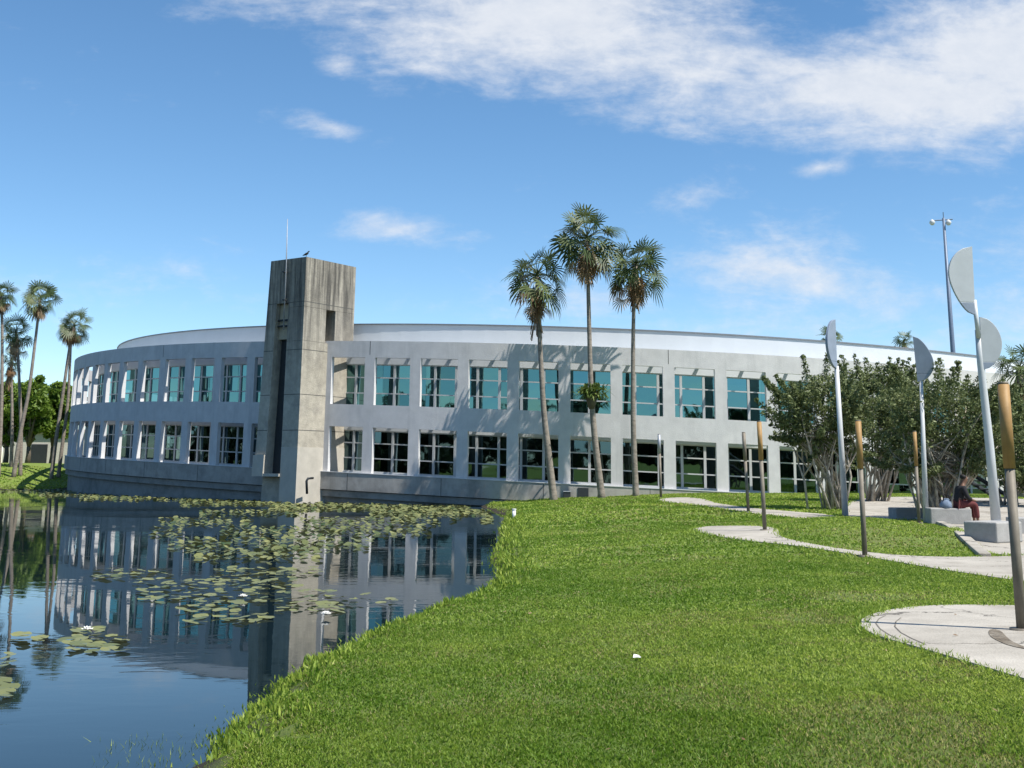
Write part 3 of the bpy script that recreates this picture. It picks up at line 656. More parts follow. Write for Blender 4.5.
# ------------------------------------------------------------------ broadleaf trees and shrubs
def leaf_cloud(centers, n, size, r, flat=.6, seed=0):
    """centers: (x,y,z,radius,weight) clumps; n leaf faces, each a small folded diamond"""
    g = np.random.default_rng(seed); c = np.array(centers, float); w = c[:, 4]/c[:, 4].sum()
    k = g.choice(len(c), n, p=w); u = g.normal(size=(n, 3)); u /= np.linalg.norm(u, axis=1)[:, None]
    rad = g.random(n)**.42; pos = c[k, :3] + u*(rad*c[k, 3])[:, None]*np.array([1, 1, .85])
    nr = g.normal(size=(n, 3)) + np.array([0, 0, flat]); nr /= np.linalg.norm(nr, axis=1)[:, None]
    a = np.cross(nr, g.normal(size=(n, 3))); a /= np.linalg.norm(a, axis=1)[:, None]; b = np.cross(nr, a)
    s = size*g.uniform(.6, 1.35, n)[:, None]
    v = np.stack([pos-a*s, pos+b*s*.42+nr*s*.1, pos+a*s, pos-b*s*.42+nr*s*.1], 1).reshape(-1, 3)
    tint = np.clip(g.normal(.42, .25, n) + (g.random(len(c))[k]-.5)*.35, 0, 1)
    return v, np.arange(4*n), tint
def attach_leaves(name, data, m, root):
    o = np_mesh(name, data[0], 4, data[1], data[2], M[m]); return adopt(o, root)
def shrub_tree(px, py, Y, crown_px, label, group, seed, nst=9, leaves=9000, size=.075, spread=.5, m='olive', bark='bark', name='multi_stem_tree'):
    """vase-shaped tree of many stems; crown_px = list of (x, y, rx) clumps in the view at its depth"""
    r = random.Random(seed); base = at(px, py, Y); base.z = tz(base.x, base.y)
    root = thing(name, base, label, 'tree', group); cl = []; t = MB()
    for x, y, rp in crown_px:
        rad = rp/F*Y
        for q in range(2):
            c = at(x, y, Y) + Vector((0, r.uniform(-1, 1)*spread*1.6, 0))
            cl.append((c.x, c.y, c.z, rad, rad**2))
            for z in range(5):
                v = Vector((r.gauss(0, 1), r.gauss(0, 1), r.gauss(0, .8))).normalized()*rad*r.uniform(.75, 1.15); cl.append((c.x+v.x, c.y+v.y, c.z+v.z, rad*.36, rad**2*.16))
    tops = [Vector(c[:3]) for c in cl]
    ctr = sum(tops, Vector())/len(tops)
    for k in range(60):                       # loose shoots standing out of the crown
        c = r.choice(tops); v = (c-ctr).normalized() + Vector((0, 0, .7)); 
        for q in range(4): w = c + v.normalized()*(.25+.17*q); cl.append((w.x, w.y, w.z, .17-.025*q, .028))
    for k in range(nst):
        b = base + Vector((r.gauss(0, .28), r.gauss(0, .28), -.15)); tp = r.choice(tops[::6]) + Vector((r.uniform(-.3, .3), r.uniform(-.3, .3), -.1))
        m1 = b.lerp(tp, .35) + Vector((r.uniform(-.15, .15), r.uniform(-.15, .15), .25)); m2 = b.lerp(tp, .7) + Vector((r.uniform(-.2, .2), r.uniform(-.2, .2), .15))
        t.tube([b, m1, m2, tp], [.052*r.uniform(.6, 1.4), .042, .028, .012], 6)
        for z in range(4):
            s0 = m1.lerp(m2, r.random()); e = r.choice(tops); e = s0.lerp(e, min(1, 1.5/max(.1, (e-s0).length))); t.tube([s0, s0.lerp(e, .5)+Vector((0, 0, .12)), e], [.03, .02, .008], 4)
    t.build('trunk', M[bark], root, True)
    attach_leaves('crown', leaf_cloud(cl, leaves, size, r, .5, seed), m, root)
    return root
G4 = 'multi-stemmed trees in front of the building'
shrub_tree(838, 514, 43, [(790, 418, 17), (800, 396, 17), (822, 388, 17), (845, 392, 17), (832, 415, 20), (808, 430, 16), (852, 425, 18), (782, 398, 9), (828, 438, 14), (814, 446, 11), (846, 448, 12), (794, 440, 9)], 'leftmost multi-stemmed olive green tree, behind the pole of the edge-on blade', G4, 41, 22, 23000, .065)
shrub_tree(876, 492, 50, [(862, 385, 18), (885, 382, 18), (868, 410, 20), (892, 408, 18), (905, 388, 17), (850, 420, 14), (878, 436, 17), (898, 432, 14), (896, 380, 14), (910, 410, 14), (868, 452, 12), (892, 456, 11)], 'middle multi-stemmed tree standing on the pale paving by the glass', G4, 42, 16, 19000, .072)
shrub_tree(941, 521, 36.5, [(915, 404, 22), (940, 396, 20), (962, 400, 19), (978, 404, 14), (986, 440, 12), (900, 400, 15), (928, 432, 24), (955, 430, 24), (905, 440, 17), (978, 428, 14), (940, 455, 22), (968, 452, 16), (910, 462, 12), (898, 420, 14), (925, 470, 11), (958, 468, 12), (976, 455, 12)], 'large vase-shaped tree with a thick cluster of pale stems behind the concrete seat', G4, 43, 46, 33000, .054, .7)
shrub_tree(1010, 500, 47, [(990, 420, 20), (1010, 410, 22), (1030, 420, 24), (995, 445, 20), (1020, 445, 22), (1042, 450, 24), (1005, 470, 14), (1035, 478, 16), (980, 405, 12), (992, 466, 13), (1018, 480, 13)], 'dense dark green tree at the right edge behind the tan-topped pole', G4, 44, 16, 22000, .078, .9)
# the trees on the far bank
def broad_tree(px, py, Y, crown_px, label, group, seed, leaves=9000, size=.25, m='green'):
    r = random.Random(seed); base = at(px, py, Y); base.z = tz(base.x, base.y)
    root = thing('broadleaf_tree', base, label, 'tree', group); cl = []; t = MB(); cs = []
    for x, y, rp in crown_px:
        rad = rp/F*Y; c = at(x, y, Y) + Vector((0, r.uniform(-1, 1)*rad, 0)); cs.append(c); cl.append((c.x, c.y, c.z, rad, rad**2))
        for z in range(8):
            v = Vector((r.gauss(0, 1), r.gauss(0, 1), r.gauss(0, .8))).normalized()*rad*r.uniform(.7, 1.1); cl.append((c.x+v.x, c.y+v.y, c.z+v.z, rad*.38, rad**2*.2))
    f = base + Vector((0, 0, 1.6)); t.tube([base-Vector((0, 0, .3)), base+Vector((.05, 0, .8)), f], [.3, .24, .2], 8)
    for c in cs: t.tube([f, f.lerp(c, .5)+Vector((0, 0, .3)), c], [.16, .1, .03], 6)
    t.build('trunk', M['dkbark'], root, True)
    attach_leaves('crown', leaf_cloud(cl, leaves, size, r, .7, seed), m, root)
G5 = 'broadleaf trees beyond the far bank'
broad_tree(6, 455, 122, [(-4, 396, 16), (8, 392, 14), (4, 432, 14), (-10, 436, 14), (2, 418, 17), (-14, 415, 18), (14, 412, 12)], 'broad green tree behind the palms at the left edge', G5, 51)
broad_tree(28, 455, 120, [(22, 394, 13), (36, 390, 12), (26, 430, 10), (40, 424, 9), (30, 414, 15), (42, 408, 11), (18, 412, 12)], 'bright green round tree behind the leaning palm', G5, 52)
broad_tree(52, 455, 124, [(50, 396, 13), (60, 392, 10), (56, 428, 10), (67, 430, 9), (46, 416, 12), (62, 414, 13), (68, 404, 9)], 'yellow-green tree next to the end of the curved building', G5, 53)
broad_tree(-40, 455, 122, [(-40, 400, 20), (-55, 408, 20), (-28, 412, 16)], 'green tree just outside the left of the view', G5, 54, 4000)
broad_tree(74, 455, 128, [(72, 410, 11), (80, 402, 10), (66, 420, 11)], 'small dark tree tucked behind the end of the curved building', G5, 55, 4000, .22, 'dkgreen')
# low pale house among those trees
def low_house():
    Y = 134; a = at(34, 452, Y); root = thing('low_house', (a.x, a.y, tz(a.x, a.y)), 'low pale building with a dark doorway under the trees on the far bank', 'building')
    z0 = tz(a.x, a.y)-.5; h = at(44, 432, Y).z
    w = MB(); w.box((a.x+1.0, Y+3, (z0+h)/2), (9, 6, h-z0)); w.build('wall', M['pale_wall'], root)
    w = MB(); w.box((a.x+1.0, Y+3, h+.16), (9.8, 6.8, .3)); w.build('roof', M['tile'], root)
    d = MB(); p = at(40, 443, Y); d.box((p.x, Y-.02, z0+1.4), (1.8, .1, 2.4)); d.build('door', M['dark_metal'], root)
low_house()
# tree belt far behind the viewer and round the site: only mirrored in the glass, reads as one mass
def belt():
    g = random.Random(5); cl = []
    for k in range(360):
        a = R_(g.uniform(-214, -2)); d = g.uniform(62, 90); h = g.uniform(1.0, 4.5) if k % 2 else g.uniform(4, 9.5) + (g.random() < .3)*g.uniform(0, 4)
        cl.append((d*math.cos(a)*1.5+6, d*math.sin(a)*.85-6, h, g.uniform(2.4, 4.2), 1))
    for k in range(150): cl.append((g.uniform(-150, -98), g.uniform(-10, 190), g.uniform(.8, 8.5), g.uniform(2.6, 4.6), 1))
    v, l, t = leaf_cloud(cl, 100000, .78, g, .4, 9)
    o = np_mesh('tree_belt', v, 4, l, t, M['belt']); tag(o, 'dark belt of trees across the lawn behind the viewer, mirrored in the glass', 'tree belt', None, 'stuff')
belt()

# ------------------------------------------------------------------ slim two-tone poles on the lawn
def slim_pole(bx, by, tx, ty, Y, r, label, split=.36, one=None):
    b = at(bx, by, Y); b.z = tz(b.x, b.y); t = at(tx, ty, Y)
    root = thing('slim_pole', b, label, 'pole', 'slim ochre-topped poles along the paths')
    d = t-b; m = b+d*(1-split)
    s = MB(); s.tube([b-Vector((0, 0, .1)), m], r*.93, 14); s.build('shaft', M['steel'], root, True)
    s = MB(); s.tube([m+d*.0005, t-d*.01], r*1.12, 14); s.build('sleeve', M['tan' if not one else one], root, True)
    s = MB(); s.tube([t-d*.0099, t], r*1.0, 14); s.build('cap', M['steel'], root, True)
    s = MB(); s.tube([b-Vector((0, 0, .05)), b+Vector((0, 0, .035))], r*2.2, 16); s.build('base_plate', M['steel'], root, True)
    return b
b1 = hit(1022, 632)
slim_pole(1022, 632, 1003, 382, b1.y, .05, 'nearest tan and steel pole, cut by the right edge on the round paving', .355)
slim_pole(865, 557, 858, 420, hit(865, 557).y, .05, 'slim tan-topped pole on the lawn edge left of the white sculpture pole\'s foot', .36)
slim_pole(919, 520, 914.5, 431, 34.3, .048, 'tan-topped pole standing against the pale tree stems', .38)
slim_pole(765, 531, 759, 421, hit(765, 531).y, .05, 'slim pole standing on the rounded end of the middle path', .36)
slim_pole(748.5, 511, 743.5, 432, 40, .055, 'dull brown pole without bright top, beside the far path', .36, 'steel')
slim_pole(661, 498, 659, 434, 55, .065, 'thin pale pole on the far path end, right of the palms', .3, 'grey_metal')

# ------------------------------------------------------------------ blade sculptures
def blade_mesh(p0, p1, bulge, side, width_dir, seam, m, m2, root, thick=.07, full=.5):
    """half-leaf blade: straight chord p0 (top) - p1 (bottom), arc bulging along width_dir*side; split by a seam"""
    d = p1-p0; n = 28; out = []
    for k in range(n+1):
        q = k/n; w = bulge*(math.sin(math.pi*min(1, max(0, q)))**.5)*(1 - (full-.5)*math.cos(math.pi*q)); out.append(p0+d*q + width_dir*side*w)
    nr = width_dir.cross(d).normalized()*thick/2
    def piece(k0, k1, name, mm):
        ring = [out[k] for k in range(k0, k1+1)] + [p0+d*(k1/n), p0+d*(k0/n)]
        mb = MB(); a = [q-nr for q in ring]; b = [q+nr for q in ring]; c = len(ring)
        mb.add(a+b, [tuple(range(c)), tuple(reversed(range(c, 2*c)))] + [(i, c+i, c+(i+1) % c, (i+1) % c) for i in range(c)])
        mb.build(name, mm, root, bevel=.012)
    ks = int(seam*n); piece(0, ks, 'blade', m); piece(ks, n, 'blade_tip', m2)
def pole_part(root, pts, r, m='sculpt_pole', name='pole', n=16):
    s = MB(); s.tube(pts, r, n); s.build(name, M[m], root, True)
def sculptures():
    GR = 'white poles with half-leaf blades'
    # tallest with two blades
    Y = 32.5; b = at(997, 531, Y); b.z = tz(b.x, b.y)
    root = thing('blade_sculpture', b, 'tallest white sculpture pole, carrying two grey half-leaf blades', 'sculpture', GR)
    pole_part(root, [b-Vector((0, 0, .1)), at(990, 450, Y), at(980.5, 362, Y), at(978, 330, Y)], [.135, .115, .095, .085])
    pole_part(root, [at(978.6, 338, Y-.09), at(974.3, 300, Y-.09)], .06, name='upper_pole')
    s = MB(); s.tube([b-Vector((0, 0, .05)), b+Vector((0, 0, .08)), b+Vector((0, 0, .22))], [.24, .22, .16], 18); s.build('foot', M['sculpt_pole'], root, True)
    wd = Vector((1, .12, 0)).normalized()
    blade_mesh(at(971.5, 246.5, Y-.1), at(975, 315, Y-.1), .70, -1, wd, .84, M['sculpt'], M['sculpt_dark'], root, .07, .32)
    blade_mesh(at(979.5, 317, Y-.05), at(982, 370, Y-.05), .56, 1, Vector((1, -.1, 0)).normalized(), .86, M['sculpt'], M['sculpt_dark'], root)
    # edge-on
    Y = 38.5; b = at(845.5, 517, Y); b.z = tz(b.x, b.y)
    root = thing('blade_sculpture', b, 'white sculpture pole with its blue-grey blade seen almost edge-on', 'sculpture', GR)
    pole_part(root, [b-Vector((0, 0, .1)), at(836.5, 366, Y)], [.10, .07])
    blade_mesh(at(834.2, 319.5, Y), at(836.2, 369, Y), .62, 1, Vector((-.66, -.75, 0)).normalized(), .86, M['sculpt_dark'], M['sculpt_dark'], root, .09)
    # blade turned from the sun, its shade put into the colour
    Y = 35; b = at(926, 519, Y); b.z = tz(b.x, b.y)
    root = thing('blade_sculpture', b, 'sculpture whose shaded half-leaf blade rises out of the tree', 'sculpture', GR)
    pole_part(root, [b-Vector((0, 0, .1)), at(921, 378, Y)], [.085, .05])
    blade_mesh(at(912.8, 336.5, Y), at(917.5, 382, Y), .50, 1, Vector((.93, -.36, 0)).normalized(), .84, M['sculpt_dark'], M['sculpt_dark'], root, .07, .66)
sculptures()

# mast behind the building
def mast():
    Y = 96; t = at(943.5, 218, Y); b = at(956, 470, Y); b.z = tz(b.x, b.y)
    root = thing('light_mast', b, 'tall thin blue-grey mast with two small lamps behind the roof', 'mast')
    pole_part(root, [b, at(953, 352, Y), t], [.26, .19, .11], 'mast')
    s = MB(); s.tube([t+Vector((-1.1, 0, -.25)), t+Vector((.75, 0, -.1))], .05, 6); s.tube([t, t+Vector((0, 0, .5))], .04, 6); s.build('crossarm', M['mast'], root)
    for dx in (-1.0, .35):
        s = MB(); p = t+Vector((dx, -.1, -.45)); s.tube([p+Vector((0, 0, .3)), p+Vector((0, 0, .15)), p, p-Vector((0, 0, .18))], [.06, .2, .24, .12], 10); s.build('lamp_head', M['sculpt_pole'], root, True)
mast()

# ------------------------------------------------------------------ concrete seats and seated person
def seat_block(p, w, d, h, rz, label, dark=False):
    root = thing('concrete_bench', p, label, 'bench', 'concrete bench blocks on the plaza')
    s = MB(); s.box((p.x, p.y, p.z+h/2-.03), (w, d, h), rz); s.build('block', M['block'], root, bevel=.03)
    s = MB(); s.box((p.x, p.y, p.z+.0), (w-.12, d-.12, .08), rz); s.build('plinth', M['joint'], root)
    return root
p = at(994.5, 552, 25.5); p.z = tz(p.x, p.y)+.025; seat_block(p, 1.0, .75, .42, R_(38), 'pale concrete block seat in front of the tallest white pole')
p = at(949, 529, 34.6); p.z = tz(p.x, p.y)+.02; SB = p; seat_block(p, 1.15, .6, .46, R_(-4), 'long grey concrete bench beneath the vase-shaped tree')
p = at(906, 521, 37.5); p.z = tz(p.x, p.y)+.02; seat_block(p, .9, .55, .36, R_(8), 'low dark concrete seat left of the pale tree stems')
p = at(1032, 542, 30); p.z = tz(p.x, p.y)+.02; seat_block(p, 1.0, .6, .42, R_(0), 'concrete seat half hidden behind the nearest tan and steel pole')

def skin_body(name, verts, edges, m, parent=None, sub=2):
    me = bpy.data.meshes.new(name); me.from_pydata([v[0] for v in verts], edges, []); bm = bmesh.new(); bm.from_mesh(me); lay = bm.verts.layers.skin.verify(); bm.verts.ensure_lookup_table()
    for i, v in enumerate(bm.verts): rr = verts[i][1]; v[lay].radius = rr if isinstance(rr, tuple) else (rr, rr); v[lay].use_root = (i == 0)
    bm.to_mesh(me); bm.free(); me.materials.append(m); o = bpy.data.objects.new(name, me); C.objects.link(o)
    s = o.modifiers.new('skin', 'SKIN'); s.use_smooth_shade = True
    u = o.modifiers.new('sub', 'SUBSURF'); u.levels = sub; u.render_levels = sub
    if parent: adopt(o, parent)
    return o
def person():
    o = Vector((at(961, 520, 34.3).x, SB.y-.12, SB.z))
    root = thing('person', o, 'person in black top and maroon trousers sitting on the end of the long concrete bench', 'person')
    # local frame: faces +x (right in the view); seat height .46
    def L(x, y, z): return tuple(o + Vector((x, y, z)))
    V = []; E = []
    def add(p, r, frm=None):
        V.append((L(*p), r)); 
        if frm is not None: E.append((frm, len(V)-1))
        return len(V)-1
    pel = add((0, 0, .56), (.15, .12)); sp = add((.04, 0, .76), (.14, .11), pel); ch = add((.12, 0, .95), (.15, .12), sp); nk = add((.18, 0, 1.1), .055, ch); hd0 = add((.22, 0, 1.19), (.085, .085), nk); hd1 = add((.24, 0, 1.28), (.095, .085), hd0); add((.245, 0, 1.35), .07, hd1)
    add((.33, 0, 1.245), .016, hd0)            # nose
    for s in (-1, 1):
        hip = add((.06, .1*s, .54), .095, pel); kn = add((.46, .13*s, .56), .068, hip); an = add((.5, .13*s, .1), .043, kn); hl = add((.5, .13*s, .04), .04, an); add((.66, .14*s, .035), .035, hl)
        sh = add((.13, .19*s, 1.0), .062, ch); el = add((.2, .24*s, .74), .047, sh); wr = add((.40, .12*s, .66), .033, el); pm = add((.47, .09*s, .645), (.036, .02), wr)
        for k in range(4): a = add((.52, (.065+.018*k)*s, .64), .009, pm); b = add((.555-.006*abs(k-1.5), (.062+.019*k)*s, .62), .008, a)
        a = add((.47, .045*s, .66), .01, pm); add((.505, .03*s, .655), .008, a)
    skin_body('body', V, E, M['skin'], root, 2)
    def cloth(name, vs, es, m): 
        skin_body(name, [(L(*p), r) for p, r in vs], es, m, root, 2)
    cloth('shirt', [((.0, 0, .58), (.175, .145)), ((.05, 0, .78), (.165, .14)), ((.12, 0, .95), (.175, .145)), ((.15, 0, 1.04), (.1, .085)), ((.13, .2, 1.0), .085), ((.2, .25, .74), .068), ((.35, .16, .68), .05), ((.13, -.2, 1.0), .085), ((.2, -.25, .74), .068), ((.35, -.16, .68), .05)], [(0, 1), (1, 2), (2, 3), (2, 4), (4, 5), (5, 6), (2, 7), (7, 8), (8, 9)], M['black_cloth'])
    cloth('trousers', [((.0, 0, .56), (.165, .135)), ((.07, .1, .545), .115), ((.46, .13, .565), .09), ((.5, .13, .14), .065), ((.07, -.1, .545), .115), ((.46, -.13, .565), .09), ((.5, -.13, .14), .065)], [(0, 1), (1, 2), (2, 3), (0, 4), (4, 5), (5, 6)], M['maroon_cloth'])
    cloth('hair', [((.19, 0, 1.24), (.1, .09)), ((.2, 0, 1.32), (.115, .105)), ((.23, 0, 1.375), (.09, .085))], [(0, 1), (1, 2)], M['hair'])
    for s in (-1, 1):
        e = MB(); q = Vector(L(.315, .034*s, 1.28)); e.tube([q, q+Vector((.012, 0, 0))], [.014, .008], 8); e.build('eye', M['petal'], root)
    # bag on the bench beside the person
    q = o + Vector((-.36, -.02, .43))
    b = MB(); b.tube([q+Vector((0, 0, 0)), q+Vector((.01, 0, .07)), q+Vector((.04, 0, .17)), q+Vector((.07, 0, .24)), q+Vector((.08, 0, .27))], [.15, .18, .14, .09, .02], 10)
    bag = thing('bag', q, 'slumped blue-grey bag on the bench beside the seated person', 'bag'); b.build('sack', M['blue_cloth'], bag, True)
    b = MB(); b.tube([q+Vector((-.1, -.1, .2)), q+Vector((-.06, -.12, .38)), q+Vector((.08, -.1, .36)), q+Vector((.12, -.1, .2))], .018, 6); b.build('strap', M['black_cloth'], bag, True)
person()

# outdoor stair behind the trees at the right
def stair():
    Y = 50; a = at(1004, 505, Y); root = thing('outdoor_stair', (a.x, Y, tz(a.x, Y)), 'dark metal outdoor stair with a sloping rail behind the tallest white pole', 'stair'); z0 = tz(a.x, Y)
    for k in range(9):
        s = MB(); s.box((a.x-.15*0-k*.28, Y, z0+.17*(k+1)), (.32, 1.6, .05)); s.build('tread', M['dark_metal'], root)
    for dy in (-.8, .8):
        s = MB(); p, q = Vector((a.x+.2, Y+dy, z0+.05)), Vector((a.x-2.4, Y+dy, z0+1.65)); s.tube([p, q], .09, 6); s.build('stringer', M['dark_metal'], root)
        s = MB(); u = Vector((0, 0, .95)); s.tube([p, p+u, q+u, q], .035, 6); s.build('rail', M['grey_metal'], root)
stair()
# tooled joints in the round paving
pc = hit(1022, 632)
def joint(name, pix):
    s = MB(); q = [hit(*p) for p in pix]
    for a, b in zip(q, q[1:]):
        n = (b-a).cross(Vector((0, 0, 1))).normalized()*.006; up = Vector((0, 0, .024))
        s.add([a-n+up, a+n+up, b+n+up, b-n+up], [(0, 1, 2, 3)])
    tag(s.build(name, M['groove']), kind='structure')
joint('paving_joint', [(886, 617.5), (879, 621), (876, 625.5), (880, 631), (889, 637), (899, 641.5)])
joint('paving_joint', [(901, 620), (896, 624), (895, 629), (901, 635), (912, 641), (926, 647)])
paving('dirt_patch', [(988, 633), (994, 631), (1002, 634), (1006, 639), (1013, 645), (1026, 650), (1032, 653), (1009, 648.5), (998, 643.5), (990, 639)], .15, .025, None, 'dirt')
paved.pop()
# small things
p = hit(567, 498); 
b = MB(); b.box((p.x, p.y, p.z+.16), (.38, .32, .32)); r_ = thing('utility_box', p, 'small dark utility box on the grass between two palm trunks', 'box'); b.build('housing', M['dark_metal'], r_, bevel=.02)
b = MB(); b.box((p.x, p.y, p.z+.345), (.44, .38, .045)); b.build('lid', M['grey_metal'], r_, bevel=.01)
b = MB(); p = hit(514, 519); b.tube([p-Vector((0, 0, .1)), p+Vector((0, 0, .34))], .07, 10); b.tube([p+Vector((0, 0, .341)), p+Vector((0, 0, .38))], .085, 10)
tag(b.build('white_pipe', M['water_litter'], None, True), 'short white standpipe at the grassy edge of the pond', 'pipe')
b = MB(); p = hit(637, 661); b.add([p+.6*Vector((-.06, -.02, .05)), p+.6*Vector((.0, -.05, .06)), p+.6*Vector((.06, .0, .05)), p+.6*Vector((.03, .05, .075)), p+.6*Vector((-.04, .04, .09)), p+Vector((0, 0, .03))], [(0, 1, 3, 4), (1, 2, 3), (5, 1, 0), (5, 2, 1), (5, 3, 2), (5, 4, 3), (5, 0, 4)])
tag(b.build('paper_scrap', M['water_litter']), 'crumpled white paper scrap lying on the open lawn', 'litter')

# ------------------------------------------------------------------ lily pads
def pad_verts(r, g, tilt):
    n = 12; a0 = g.uniform(0, 6.28); pts = [(0, 0, 0)]
    for k in range(n+1):
        a = a0 + .16 + (6.283-.32)*k/n; rr = r*(1+g.normal()*.03); pts.append((rr*math.cos(a), rr*math.sin(a), tilt*rr*math.cos(a-a0-2)+max(0, g.normal())*.05*r))
    return pts, [(0, k, k+1) for k in range(1, n+1)]
def strip_points(rows, n, g, gate=None, sep=.17):
    """points on the water spread over pixel rows: (y, x0, x1, weight)"""
    w = np.array([r[3] for r in rows], float); w /= w.sum(); out = []; seen = {}; tries = 0
    while len(out) < n:
        k = g.choice(len(rows), p=w); y, x0, x1 = rows[k][:3]; dy = g.uniform(-.5, .5)*(rows[k][4] if len(rows[k]) > 4 else 4); x = g.uniform(x0, x1)
        if gate and math.sin(x*.045+y*.31)+math.sin(x*.021-y*.45+2)+.5*math.sin(x*.11+y*.9) < gate: continue
        p = on_plane(x, y+dy); cell = (int(p.x//sep), int(p.y//sep)); tries += 1
        if tries < 60000 and any((p.x-o.x)**2+(p.y-o.y)**2 < sep*sep for i in (-1, 0, 1) for j in (-1, 0, 1) for o in seen.get((cell[0]+i, cell[1]+j), ())): continue
        seen.setdefault(cell, []).append(p); out.append(p)
    return out
def lilies():
    g = np.random.default_rng(11)
    near = strip_points([(645, 66, 122, 4, 16), (662, 0, 12, 2, 12), (690, 0, 10, 2, 22), (632, 80, 100, 1, 6), (640, 15, 40, .6, 10)], 44, g)
    mid = strip_points([(575, 90, 240, 3, 10), (585, 110, 300, 5, 12), (598, 140, 335, 6, 12), (608, 180, 340, 5, 10), (620, 190, 300, 3, 8), (600, 320, 400, .8, 12), (572, 230, 320, 3, 8)], 244, g, -1.1, .2)
    farp = strip_points([(532, 150, 430, 4, 10), (545, 170, 420, 4, 12), (556, 190, 330, 1.5, 10), (522, 160, 440, 4, 8), (513, 200, 440, 3, 6)], 1300, g, -.9)
    band = strip_points([(491, 0, 230, 3.0, 4), (494, 40, 300, 4, 5), (498, 80, 380, 5, 5), (503, 180, 440, 5, 6), (508, 270, 470, 5, 6), (513, 330, 488, 3, 6), (519, 400, 492, 1.2, 8)], 4200, g, -1.2)
    for lab, cat_pts, grp in (('green lily pad floating in the small open-water patches near the left edge', near, 'lily pads in the nearest small patches'), ('floating lily pad in the middle patch of the pond, in front of the tower reflection', mid, 'lily pads in the middle patch')):
        protos = []
        for k in range(6):
            v, f = pad_verts(g.uniform(.08, .115), g, g.uniform(.02, .25)); me = bpy.data.meshes.new('lily_pad'); me.from_pydata(v, [], f); me.materials.append(M['pad'])
            a = me.attributes.new('tint', 'FLOAT', 'FACE'); a.data.foreach_set('value', np.full(len(f), g.uniform(.05, .95), dtype=np.float32)); protos.append(me)
        for p in cat_pts:
            o = bpy.data.objects.new('lily_pad', protos[g.integers(6)]); C.objects.link(o); o.location = (p.x, p.y, .018+g.uniform(0, .02)); o.rotation_euler.z = g.uniform(0, 6.28); s = g.uniform(.65, 1.2); o.scale = (s, s, s)
            tag(o, lab, 'lily pad', grp)
    mb = MB()
    for p, rr in [(q, .088) for q in farp] + [(q, .1) for q in band]:
        v, f = pad_verts(rr*g.uniform(.6, 1.25), g, g.uniform(.1, .55)); z = .03+g.uniform(0, .03); mb.add([(p.x+a, p.y+b, z+c) for a, b, c in v], f, min(1, max(0, g.normal(.55, .3))))
    tag(mb.build('lily_pad_carpet', M['pad']), 'dense carpet of yellow-green lily pads along the foot of the building', 'lily pads', None, 'stuff')
    for px, py, lb in ((326, 618, 'white water lily flower right of the tower reflection'), (243, 600, 'white water lily flower among the middle pads'), (87, 634, 'white water lily flower beside the small near patch')):
        q = on_plane(px, py); fl = MB()
        for ring, (n, el, ln) in enumerate(((8, .35, .085), (7, .8, .07), (5, 1.15, .055))):
            for k in range(n):
                a = 6.283*k/n + ring*.3; d = Vector((math.cos(a)*math.cos(el), math.sin(a)*math.cos(el), math.sin(el))); sd = Vector((-math.sin(a), math.cos(a), 0))*.03
                b0 = q+Vector((0, 0, .04)); fl.add([b0, b0+d*ln*.55-sd, b0+d*ln, b0+d*ln*.55+sd], [(0, 1, 2, 3)])
        tag(fl.build('water_lily_flower', M['petal']), lb, 'flower', 'white water lily flowers')
lilies()

